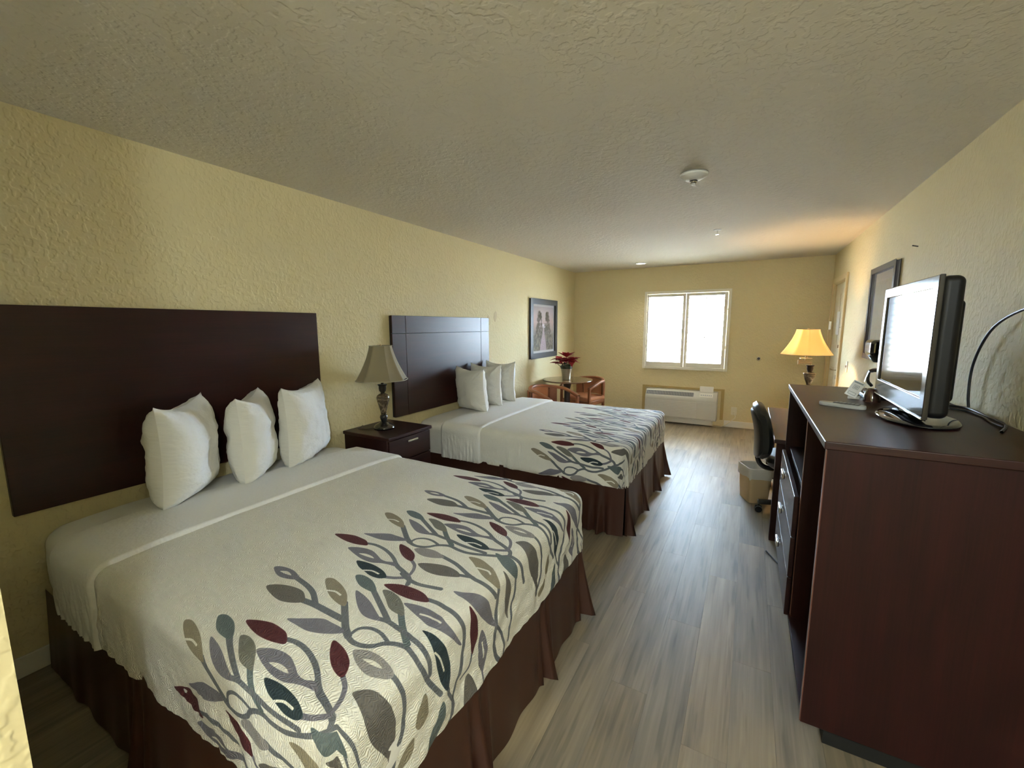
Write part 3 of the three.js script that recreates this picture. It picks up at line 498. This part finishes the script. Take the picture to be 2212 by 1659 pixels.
// ---------- tall dresser with open bay ----------
{
  const x0 = 0.25, x1 = 0.885, zn = -1.715, zf = -3.28, D = x1 - x0, cx = (x0 + x1) / 2;
  const d = thing('dresser', 'tall dark mahogany dresser with three drawers under the television', 'dresser', [cx, 0, (zn + zf) / 2]);
  const cz = (zn + zf) / 2, P = (n, g, m, x, y, z) => part(n, g, m, d, [x - cx, y, z - cz]);
  P('top', rbox(D + 0.012, 0.028, zn - zf + 0.02, 0.004, 'z'), woodM, cx - 0.004, 1.131, cz);
  P('side_panel', rbox(D, 1.037, 0.024, 0.002, 'y'), woodDull, cx, 0.5985, zn - 0.012); P('side_panel', rbox(D, 1.037, 0.024, 0.002, 'y'), woodDull, cx, 0.5985, zf + 0.012);
  P('divider', rbox(D - 0.01, 1.015, 0.022, 0.002, 'y'), woodDull, cx + 0.004, 0.6095, -2.345);
  P('bottom_panel', rbox(D - 0.004, 0.022, zn - zf - 0.05, 0.002, 'z'), woodDull, cx, 0.091, cz);
  P('back_panel', box(0.008, 1.035, zn - zf - 0.05, 'z'), woodDull, x1 - 0.005, 0.6, cz);
  P('shelf', rbox(D - 0.03, 0.022, 0.895, 0.002, 'z'), woodDull, cx + 0.008, 0.727, -2.806);
  P('edge_band', rbox(0.003, 1.03, 0.022, 0.001), edgeM, x0 - 0.001, 0.598, zn - 0.012); P('edge_band', rbox(0.003, 1.0, 0.02, 0.001), edgeM, x0 + 0.0085, 0.61, -2.345);
  P('plinth', rbox(D - 0.09, 0.078, zn - zf - 0.06, 0.002), mat(lin(0.006, 0.006, 0.006), 0.8), cx + 0.03, 0.04, cz);
  for (const [y, h] of [[0.607, 0.206], [0.398, 0.206], [0.19, 0.2]]) {
    const f = P('drawer_front', rbox(0.02, h, 0.90, 0.003, 'z'), woodM, x0 - 0.006, y, -2.81);
    part('drawer_box', box(0.5, h - 0.06, 0.84), woodDull, f, [0.262, -0.01, 0]);
    part('pull', merge([rbox(0.016, 0.036, 0.10, 0.006), at(box(0.02, 0.01, 0.012), 0.012, 0, 0.03), at(box(0.02, 0.01, 0.012), 0.012, 0, -0.03)]), chrome, f, [-0.026, 0.055, -0.05]);
  }
}
// ---------- television ----------
{
  const t = thing('television', 'black flat-panel television with glossy frame on the dresser', 'television', [0.62, 1.145, -2.318], -0.015);
  const shellM = mat(lin(0.006, 0.006, 0.0065), 0.45, { specularIntensity: 0.5 });
  part('back_shell', rbox(0.064, 0.49, 0.706, 0.024, 'z', 5), shellM, t, [-0.034, 0.303, 0]);
  part('rear_housing', rbox(0.04, 0.36, 0.60, 0.018, 'z', 4), shellM, t, [-0.002, 0.29, 0.0]);
  part('bezel', (() => { const s = rectShape(-0.352, 0.058, 0.352, 0.548); s.holes.push(holeRect(-0.314, 0.122, 0.308, 0.512)); return new THREE.ExtrudeGeometry(s, { depth: 0.008, bevelEnabled: true, bevelSize: 0.004, bevelThickness: 0.004, bevelSegments: 3 }).rotateY(-Math.PI / 2).translate(-0.062, 0, 0); })(), mat(lin(0.03, 0.027, 0.025), 0.14), t);
  part('screen', rbox(0.004, 0.392, 0.624, 0.001), mat(lin(0.02, 0.021, 0.022), 0.06, { ior: 1.4 }), t, [-0.0665, 0.317, -0.003]);
  part('trim_strip', rod([-0.075, 0.056, -0.34], [-0.075, 0.056, 0.35], 0.003), chrome, t);
  for (let k = 0; k < 7; k++) part('side_button', rbox(0.008, 0.014, 0.003, 0.001), mat(lin(0.03, 0.03, 0.03), 0.3), t, [-0.03, 0.30 - k * 0.024, 0.351]);
  part('stand_neck', rbox(0.05, 0.07, 0.16, 0.012), glossBlack, t, [-0.015, 0.04, 0]);
  part('stand_base', lathe([[0.0001, 0], [0.19, 0], [0.203, 0.004], [0.205, 0.01], [0.19, 0.017], [0.12, 0.026], [0.0001, 0.03]].reverse(), 56).scale(0.6, 1, 1.02), glossBlack, t, [-0.01, 0, 0.04]);
}
// ---------- things on the dresser ----------
{
  const r = thing('remote_control', 'pale grey remote lying on the dresser in front of the television', 'remote', [0.40, 1.145, -2.47], 2.68);
  const s = new THREE.Shape(); s.moveTo(-0.085, 0); s.bezierCurveTo(-0.085, 0.032, -0.03, 0.026, 0.02, 0.022); s.bezierCurveTo(0.06, 0.02, 0.09, 0.02, 0.09, 0); s.bezierCurveTo(0.09, -0.02, 0.06, -0.02, 0.02, -0.022); s.bezierCurveTo(-0.03, -0.026, -0.085, -0.032, -0.085, 0);
  part('case', new THREE.ExtrudeGeometry(s, { depth: 0.008, bevelEnabled: true, bevelSize: 0.004, bevelThickness: 0.005, bevelSegments: 4, curveSegments: 16 }).rotateX(-Math.PI / 2).translate(0, 0.005, 0), mat(lin(0.42, 0.42, 0.40), 0.35), r);
  part('keypad', rbox(0.10, 0.004, 0.03, 0.0015), blackM, r, [-0.015, 0.0185, 0]);
  for (let i = 0; i < 6; i++) for (let j = 0; j < 3; j++) part('key', rbox(0.009, 0.003, 0.006, 0.001), mat(lin(0.3, 0.3, 0.3), 0.5), r, [-0.055 + i * 0.016, 0.0215, -0.009 + j * 0.009]);
  const c = thing('coffee_maker', 'small black coffee maker with glass carafe behind the television', 'coffee maker', [0.635, 1.145, -2.85]);
  part('base', rbox(0.20, 0.03, 0.15, 0.012), blackM, c, [0, 0.015, 0]);
  part('hot_plate', new THREE.CylinderGeometry(0.055, 0.055, 0.006, 28), darkMetal, c, [-0.035, 0.033, 0]);
  part('water_tank', rbox(0.07, 0.27, 0.14, 0.015), blackM, c, [0.065, 0.16, 0]);
  part('brew_head', rbox(0.19, 0.085, 0.15, 0.022, 'x', 4), glossBlack, c, [0, 0.265, 0]);
  part('filter_cone', lathe([[0.0001, 0.19], [0.03, 0.19], [0.055, 0.225], [0.0001, 0.225]], 24), blackM, c, [-0.035, 0, 0]);
  part('carafe', lathe([[0.0001, 0.037], [0.045, 0.037], [0.057, 0.06], [0.058, 0.09], [0.048, 0.13], [0.042, 0.145]], 32), new THREE.MeshPhysicalMaterial({ color: 0xf4f4f2, roughness: 0.02, transmission: 1, thickness: 0, ior: 1.5, side: THREE.DoubleSide }), c, [-0.035, 0, 0]);
  part('carafe_lid', lathe([[0.0001, 0.158], [0.03, 0.156], [0.044, 0.148], [0.044, 0.142], [0.0001, 0.142]], 28), blackM, c, [-0.035, 0, 0]);
  part('carafe_handle', tube([[-0.05, 0.14, -0.045], [-0.06, 0.13, -0.085], [-0.06, 0.08, -0.09], [-0.05, 0.06, -0.055]], 0.008, 24), blackM, c);
  const cup = thing('plastic_cup_stack', 'dark reddish cup standing upside down beside the coffee maker', 'cup', [0.555, 1.145, -2.72]);
  part('cup', lathe([[0.036, 0], [0.034, 0.03], [0.026, 0.06], [0.02, 0.066], [0.0001, 0.066]], 28), mat(lin(0.06, 0.022, 0.02), 0.15, { clearcoat: 1 }), cup);
  const cardMap = canvasTex(128, 192, (g, w, h) => { g.fillStyle = '#f2f4f4'; g.fillRect(0, 0, w, h); g.fillStyle = '#9aa6ae'; g.fillRect(14, 10, 100, 16); g.strokeStyle = '#9aa3a8'; g.lineWidth = 4; g.strokeRect(36, 50, 56, 46); g.fillStyle = '#8f989d'; for (let k = 0; k < 3; k++) g.fillRect(44, 60 + k * 11, 40, 5); g.strokeRect(24, 140, 80, 30); });
  const k = thing('notice_card', 'small white printed card leaning beside the coffee maker', 'card', [0.475, 1.145, -2.755], -0.25);
  const cg = new THREE.BoxGeometry(0.052, 0.085, 0.002); part('card', cg, [white, white, white, white, mat(lin(1, 1, 1), 0.5, { map: cardMap }), white], k, [0.014, 0.054, -0.012], [-0.3, 0, -0.42]);
  part('card_foot', rbox(0.05, 0.016, 0.03, 0.003), white, k, [0.012, 0.008, -0.03]);
  single('coaxial_cable', tube([[xR - 0.005, 1.44, -1.75], [0.885, 1.54, -1.9], [0.88, 1.592, -2.1], [0.88, 1.584, -2.318], [0.88, 1.502, -2.545], [0.882, 1.345, -2.667], [0.885, 1.2, -2.676], [0.89, 1.155, -2.674]], 0.0055, 70), blackM, 'black cable arching up the wall right of the television', 'cable');
  const tvc = scene.getObjectByName('television'), loc = pts => pts.map(([x, y, z]) => [x - 0.62, y - 1.145, z + 2.318]);
  part('power_cable', tube(loc([[0.66, 1.30, -2.42], [0.70, 1.19, -2.62], [0.80, 1.153, -2.74], [0.868, 1.152, -2.68], [0.872, 1.152, -2.45], [0.86, 1.152, -2.27], [0.80, 1.151, -2.12]]), 0.005, 70), blackM, tvc);
  part('signal_cable', tube(loc([[0.66, 1.27, -2.36], [0.70, 1.17, -2.50], [0.80, 1.152, -2.62], [0.85, 1.152, -2.56], [0.852, 1.152, -2.42], [0.838, 1.152, -2.30], [0.84, 1.152, -2.22]]), 0.0045, 70), blackM, tvc);
  single('floor_cable', tube([[0.262, 0.008, -3.02], [0.235, 0.006, -3.08], [0.205, 0.006, -3.15], [0.187, 0.007, -3.19]], 0.005, 24), blackM, 'short dark cord end on the floor at the dresser foot', 'cord');
}
// ---------- desk ----------
{
  const d = thing('desk', 'mahogany writing desk beyond the dresser', 'desk', [0.545, 0, -4.0]);
  part('desk_top', rbox(0.71, 0.028, 1.32, 0.004, 'z'), woodM, d, [0, 0.738, 0]);
  for (const z of [0.62, -0.62]) { for (const x of [-0.31, 0.31]) part('leg', rbox(0.056, 0.724, 0.056, 0.003, 'y'), woodDull, d, [x, 0.362, z * 0.955]); part('stretcher', rbox(0.56, 0.05, 0.03, 0.003), woodDull, d, [0, 0.10, z * 0.955]); part('end_rail', rbox(0.56, 0.07, 0.022, 0.003), woodDull, d, [0, 0.688, z * 0.955]); }
  part('apron', rbox(0.022, 0.09, 1.13, 0.003, 'z'), woodDull, d, [-0.27, 0.678, 0]); part('apron', rbox(0.022, 0.3, 1.13, 0.003, 'z'), woodDull, d, [0.31, 0.57, 0]);
  part('drawer_front', rbox(0.014, 0.07, 0.5, 0.003, 'z'), woodM, d, [-0.288, 0.68, 0.1]);
}
// ---------- office chair ----------
{
  const c = thing('office_chair', 'black swivel office chair pushed up to the desk', 'chair', [0.40, 0, -3.92], 0.05);
  const vin = mat(lin(0.018, 0.02, 0.021), 0.32, { bumpMap: leatherBump, bumpScale: 0.0006 });
  const cushion = (w, h, t, bow, taper) => { const f = sg => grid(24, 28, (s, q) => { const a = s * 2 - 1, b = q * 2 - 1, k = Math.pow(Math.max(0, (1 - Math.abs(a) ** 4) * (1 - Math.abs(b) ** 4)), 0.4), rr = 1 - 0.09 * Math.abs(a) ** 3 * Math.abs(b) ** 3 * 3; const z = a * w / 2 * (1 - taper * (b + 1) / 2) * (1 - 0.12 * Math.abs(b) ** 4), y = b * h / 2 * (1 - 0.10 * Math.abs(a) ** 4); return [sg * t / 2 * k + bow * (b * b - 0.3) + 0.03 * a * a, y * rr, sg * z, a, b]; }); return merge([f(1), f(-1)]); };
  const b = part('backrest', cushion(0.44, 0.46, 0.10, -0.028, 0.12), vin, c, [-0.275, 0.69, 0], [0, 0, 0.12]);
  part('back_shell', cushion(0.40, 0.40, 0.05, -0.028, 0.12), blackM, b, [-0.035, -0.02, 0]);
  part('seat', cushion(0.48, 0.46, 0.11, 0.0, 0).rotateZ(Math.PI / 2), vin, c, [0.0, 0.445, 0]);
  part('back_bracket', tube([[-0.265, 0.60, 0], [-0.285, 0.45, 0], [-0.24, 0.385, 0], [-0.05, 0.375, 0]], 0.02, 30, 10), glossBlack, c);
  part('mechanism', rbox(0.2, 0.05, 0.14, 0.01), blackM, c, [0, 0.37, 0]); part('gas_column', merge([rod([0, 0.12, 0], [0, 0.25, 0], 0.03), rod([0, 0.24, 0], [0, 0.36, 0], 0.018)]), blackM, c);
  part('hub', new THREE.CylinderGeometry(0.05, 0.055, 0.06, 20), blackM, c, [0, 0.1, 0]);
  for (let k = 0; k < 5; k++) { const t = k * Math.PI * 2 / 5 + 0.06, g = merge([at(rbox(0.23, 0.035, 0.045, 0.01), 0.15, 0, 0, 0, 0, -0.08)]); const arm = part('base_arm', g, blackM, c, [0, 0.095, 0], [0, t + Math.PI, 0]); part('caster', merge([at(new THREE.CylinderGeometry(0.026, 0.026, 0.018, 18), 0, 0, 0.014, Math.PI / 2), at(new THREE.CylinderGeometry(0.026, 0.026, 0.018, 18), 0, 0, -0.014, Math.PI / 2), rod([0, 0, 0], [0, 0.05, 0], 0.01), at(rbox(0.05, 0.028, 0.024, 0.008), 0, 0.016, 0)]), blackM, arm, [0.255, -0.069, 0]); }
}
// ---------- waste bin ----------
{
  const w = thing('waste_bin', 'beige waste bin with clear liner beside the office chair', 'bin', [0.115, 0, -4.17], 0.42);
  const ring = (a, b, y, r, n = 40) => { const o = []; for (let k = 0; k < n; k++) { const t = k / n * Math.PI * 2, c = Math.cos(t), s = Math.sin(t), e = 2 / 7; o.push([Math.sign(c) * a * Math.abs(c) ** e, y, Math.sign(s) * b * Math.abs(s) ** e]); } return o; };
  const loft = (rings, close) => grid(40, rings.length - 1, (s, t) => { const R = rings[Math.round(t * (rings.length - 1))]; return R[Math.round(s * 40) % 40]; });
  const g = loft([ring(0.001, 0.001, 0.003), ring(0.082, 0.098, 0.003), ring(0.084, 0.1, 0.0), ring(0.1, 0.118, 0.296), ring(0.104, 0.122, 0.3), ring(0.102, 0.12, 0.304), ring(0.097, 0.115, 0.3), ring(0.08, 0.095, 0.008), ring(0.001, 0.001, 0.008)]);
  part('bin_body', g, mat(lin(0.58, 0.43, 0.25), 0.5, { side: THREE.DoubleSide }), w);
  const bag = loft([0.225, 0.25, 0.28, 0.308, 0.312, 0.3, 0.2].map((y, i) => ring([0.108, 0.107, 0.106, 0.107, 0.1, 0.094, 0.09][i], [0.126, 0.125, 0.125, 0.125, 0.118, 0.112, 0.106][i], y).map((p, k) => [p[0] * (1 + 0.03 * (hash(k, i, 5) - 0.5)), p[1] + (i === 0 ? 0.03 * (hash(k >> 1, 3, 8) - 0.5) : 0), p[2] * (1 + 0.03 * (hash(k, i, 6) - 0.5))])));
  part('bin_liner', bag, new THREE.MeshPhysicalMaterial({ color: lin(0.85, 0.83, 0.78), roughness: 0.4, transmission: 0.25, thickness: 0, side: THREE.DoubleSide }), w);
}
// ---------- round table, chairs, plant ----------
{
  const t = thing('round_table', 'round brown pedestal table in the far left corner', 'table', [-2.32, 0, -5.80]);
  part('table_top', lathe([[0.0001, 0], [0.35, 0], [0.366, 0.006], [0.37, 0.014], [0.366, 0.022], [0.0001, 0.024]].reverse(), 64), mat(lin(0.20, 0.11, 0.065), 0.14, { clearcoat: 0.6, clearcoatRoughness: 0.08 }), t, [0, 0.724, 0]);
  part('column', lathe([[0.0001, 0.05], [0.06, 0.05], [0.045, 0.12], [0.042, 0.6], [0.06, 0.68], [0.12, 0.724], [0.0001, 0.724]].reverse(), 28), mat(lin(0.03, 0.018, 0.018), 0.4), t);
  part('foot', lathe([[0.0001, 0], [0.24, 0], [0.24, 0.02], [0.08, 0.055], [0.0001, 0.06]].reverse(), 40), mat(lin(0.03, 0.018, 0.018), 0.4), t);
  const uph = mat(lin(0.42, 0.17, 0.075), 0.8, { bumpMap: sheetBump, bumpScale: 0.002 });
  function armchair(label, pos, turn) {      // faces local +z; horseshoe rail falls from the back to the arm ends
    const c = thing('armchair', label, 'chair', pos, turn, 'wooden armchairs at the round table');
    const R = 0.27, pts = []; for (let k = 0; k <= 16; k++) { const a = Math.PI + k / 16 * Math.PI; pts.push([Math.cos(a) * R, 0.715 - 0.03 * Math.abs(Math.cos(a)) ** 2, Math.sin(a) * R * 0.9 - 0.03]); }
    const full = [[-0.265, 0.60, 0.25], [-0.275, 0.645, 0.12], ...pts, [0.275, 0.645, 0.12], [0.265, 0.60, 0.25]];
    const curve = new THREE.CatmullRomCurve3(full.map(p => V(...p))), prof = (s, q) => { const P = curve.getPointAt(s), T = curve.getTangentAt(s), N = V(0, 1, 0).cross(T).normalize(), B = T.clone().cross(N), a = q * Math.PI * 2, e = 0.5, ca = Math.cos(a), sa = Math.sin(a); return P.addScaledVector(N, 0.026 * Math.sign(ca) * Math.abs(ca) ** e).addScaledVector(B, 0.02 * Math.sign(sa) * Math.abs(sa) ** e); };
    part('arm_rail', grid(70, 16, (s, q) => { const p = prof(s, q); return [p.x, p.y, p.z, s * 1.6, q * 0.15]; }), paleWood, c);
    for (const x of [-1, 1]) { part('leg', rbox(0.036, 0.60, 0.036, 0.006, 'y'), paleWood, c, [x * 0.263, 0.30, 0.235]); part('leg', rbox(0.036, 0.68, 0.036, 0.006, 'y'), paleWood, c, [x * 0.2, 0.34, -0.215]); part('seat_rail', rbox(0.026, 0.06, 0.42, 0.004, 'z'), paleWood, c, [x * 0.235, 0.375, 0.01], [0, x * 0.12, 0]); }
    part('seat_rail', rbox(0.5, 0.06, 0.026, 0.004), paleWood, c, [0, 0.375, 0.228]);
    part('seat', rbox(0.47, 0.075, 0.45, 0.034, 'x', 5), uph, c, [0, 0.425, 0.0]);
    const panel = (a0, a1, m, n) => part(n, merge([grid(14, 8, (s, q) => { const a = lerp(a0, a1, s); return [Math.cos(a) * R * 0.94, lerp(0.46, 0.70, q), Math.sin(a) * R * 0.85 - 0.03, s, q]; }), grid(14, 8, (s, q) => { const a = lerp(a1, a0, s); return [Math.cos(a) * R * 1.01, lerp(0.46, 0.70, q), Math.sin(a) * R * 0.92 - 0.03, s, q]; })]), m, c);
    panel(1.28 * Math.PI, 1.72 * Math.PI, uph, 'back_pad'); panel(1.12 * Math.PI, 1.24 * Math.PI, paleWood, 'back_slat'); panel(1.76 * Math.PI, 1.88 * Math.PI, paleWood, 'back_slat');
    return c;
  }
  armchair('wooden armchair with curved rail between the farther bed and the round table', [-2.26, 0, -5.08], 1.25);
  armchair('wooden armchair with rust-coloured seat behind the round table', [-2.2, 0, -6.22], -0.3);
  // poinsettia
  const p = thing('poinsettia', 'red poinsettia in a foil-wrapped pot on the round table', 'plant', [-2.31, 0.748, -5.73]);
  part('pot', lathe([[0.0001, 0], [0.055, 0], [0.058, 0.01], [0.066, 0.08], [0.078, 0.16], [0.084, 0.178], [0.08, 0.18], [0.07, 0.165], [0.0001, 0.16]].reverse(), 30), mat(lin(0.40, 0.35, 0.26), 0.35, { metalness: 0.8 }), p);
  part('pot_rim', lathe([[0.082, 0.165], [0.088, 0.18], [0.09, 0.205], [0.085, 0.205], [0.076, 0.17]], 30), mat(lin(0.03, 0.035, 0.02), 0.4), p);
  part('soil', new THREE.CylinderGeometry(0.074, 0.074, 0.01, 24), mat(lin(0.02, 0.014, 0.01), 0.9), p, [0, 0.165, 0]);
  const leafG = (L, W, curl) => { const half = sg => grid(8, 10, (s, q) => { const w = W * Math.sin(Math.PI * Math.pow(q, 0.8)) * (q > 0.5 ? 1 - 0.25 * Math.sin((q - 0.5) * 6.28) : 1), a = s * 2 - 1; return [a * w * sg, curl * q * q * L + Math.abs(a) * w * 0.35 + 0.0012 * sg, q * L, s, q]; }); return merge([half(1), half(-1)]); };
  const redM = mat(lin(0.33, 0.008, 0.016), 0.55, { transmission: 0.12, thickness: 0, side: THREE.DoubleSide }), greenM = mat(lin(0.03, 0.05, 0.018), 0.5, { side: THREE.DoubleSide });
  const heads = [[0.0, 0.33, 0.0, 1], [-0.085, 0.29, 0.04, 1], [0.09, 0.27, 0.05, 1], [-0.06, 0.25, -0.07, 0.9], [0.07, 0.29, -0.06, 0.9], [0.02, 0.265, 0.10, 0.95], [-0.10, 0.235, 0.09, 0.85]];
  heads.forEach(([x, y, z, k], i) => {
    part('stem', tube([[x * 0.3, 0.165, z * 0.3], [x * 0.7, 0.165 + (y - 0.165) * 0.5, z * 0.7], [x, y, z]], 0.0035, 12, 6), greenM, p);
    for (let j = 0; j < 6; j++) { const a = j * 1.047 + i * 0.7 + rnd() * 0.3, o = part('bract', leafG(0.135 * k * (0.85 + 0.3 * rnd()), 0.052 * k, (i ? -0.55 : -0.3) + 0.5 * rnd()), redM, p, [x, y, z]); o.rotation.order = 'YXZ'; o.rotation.set(-(i ? 0.1 : 0.45) - rnd() * 0.5, a, 0); }
    part('flower_bud', new THREE.SphereGeometry(0.009, 10, 8), mat(lin(0.6, 0.45, 0.3), 0.6), p, [x, y + 0.008, z]);
  });
  for (let j = 0; j < 9; j++) { const a = j * 0.7, o = part('leaf', leafG(0.10, 0.03, -0.5), greenM, p, [Math.cos(a) * 0.02, 0.20 + 0.02 * (j % 3), Math.sin(a) * 0.02]); o.rotation.order = 'YXZ'; o.rotation.set(-0.2, a, 0); }
}
// ---------- framed pictures ----------
function picture(label, pos, turn, W, H, fw, matW, map, frameMat, group) {
  const p = thing('framed_picture', label, 'picture', pos, turn, group);
  const s = rectShape(-W / 2, -H / 2, W / 2, H / 2); s.holes.push(holeRect(-W / 2 + fw, -H / 2 + fw, W / 2 - fw, H / 2 - fw));
  part('frame', new THREE.ExtrudeGeometry(s, { depth: 0.012, bevelEnabled: true, bevelSize: -0.008, bevelOffset: 0, bevelThickness: 0.009, bevelSegments: 3 }).translate(0, 0, 0.011), frameMat, p);
  part('mat_board', box(W - 2 * fw + 0.014, H - 2 * fw + 0.014, 0.004), mat(lin(0.55, 0.55, 0.56), 0.8), p, [0, 0, 0.008]);
  part('print', new THREE.PlaneGeometry(W - 2 * fw - 2 * matW, H - 2 * fw - 2 * matW), mat(lin(1, 1, 1), 0.7, { map }), p, [0, 0, 0.0105]);
  part('glazing', new THREE.BoxGeometry(W - 2 * fw + 0.012, H - 2 * fw + 0.012, 0.002), new THREE.MeshPhysicalMaterial({ color: 0xffffff, roughness: 0.03, transmission: 1, thickness: 0, ior: 1.45 }), p, [0, 0, 0.0145]);
  return p;
}
{
  const forest = canvasTex(512, 512, (c, w, h) => {
    const g = c.createLinearGradient(0, 0, 0, h); g.addColorStop(0, '#a9a0a6'); g.addColorStop(0.35, '#c2a9a2'); g.addColorStop(0.6, '#8b8580'); g.addColorStop(1, '#565a5e'); c.fillStyle = g; c.fillRect(0, 0, w, h);
    const blob = (x, y, rx, ry, col, al) => { c.globalAlpha = Math.min(1, al * 1.5); c.fillStyle = col; c.beginPath(); c.ellipse(x, y, rx, ry, 0, 0, 7); c.fill(); };
    for (let i = 0; i < 500; i++) { const sd = rnd() < 0.5 ? 0 : 1, t = rnd(), x = (sd ? 0.68 : 0.3) * w + (rnd() - 0.5) * w * (0.12 + 0.3 * t), y = h * (0.12 + 0.6 * t); blob(x, y, 5 + 12 * rnd(), 6 + 14 * rnd(), ['#2f2f33', '#45413f', '#55504b', '#26292d'][i % 4], 0.3); }
    for (let i = 0; i < 400; i++) { const x = rnd() * w, y = h * (0.62 + 0.38 * rnd()); if (Math.abs(x / w - 0.47) < 0.13 * (y / h)) continue; blob(x, y, 4 + 9 * rnd(), 8 + 16 * rnd(), ['#33393e', '#6f685a', '#494a49', '#a3987f'][i % 4], 0.4); }
    c.globalAlpha = 0.9; c.fillStyle = '#b7a2ad'; c.beginPath(); c.moveTo(w * 0.475, h * 0.45); c.bezierCurveTo(w * 0.44, h * 0.65, w * 0.36, h * 0.8, w * 0.32, h); c.lineTo(w * 0.64, h); c.bezierCurveTo(w * 0.62, h * 0.8, w * 0.54, h * 0.65, w * 0.505, h * 0.45); c.fill();
    for (let i = 0; i < 120; i++) { const t = rnd(), x = w * (0.485 + (rnd() - 0.5) * 0.26 * t), y = h * (0.5 + 0.5 * t); blob(x, y, 3 + 5 * rnd(), 2 + 4 * rnd(), ['#c9b5b6', '#a58f97', '#b39c98'][i % 3], 0.5); }
    blob(w * 0.48, h * 0.42, 26, 15, '#d8d0d4', 0.9); blob(w * 0.52, h * 0.46, 34, 9, '#c8c2c8', 0.8); c.globalAlpha = 1;
  });
  const darkFrame = mat(lin(0.035, 0.033, 0.034), 0.35);
  picture('black-framed woodland path print on the wall above the round table', [xL, 1.488, -5.781], Math.PI / 2, 0.93, 0.86, 0.08, 0.03, forest, darkFrame);
  const pale = canvasTex(256, 256, (c, w, h) => { c.fillStyle = '#b9bdb2'; c.fillRect(0, 0, w, h); for (let i = 0; i < 500; i++) { c.globalAlpha = 0.08; c.fillStyle = ['#9aa39a', '#c9ccc2', '#a9ab98', '#8f9a98'][i % 4]; c.beginPath(); c.ellipse(rnd() * w, rnd() * h, 8 + 24 * rnd(), 6 + 16 * rnd(), rnd() * 3, 0, 7); c.fill(); } c.globalAlpha = 1; });
  picture('dark-framed pale landscape print on the right wall behind the television', [xR, 1.62, -4.44], -Math.PI / 2, 0.74, 0.76, 0.045, 0.075, pale, mat(lin(0.07, 0.06, 0.065), 0.25));
}

renderer.render(scene, camera);
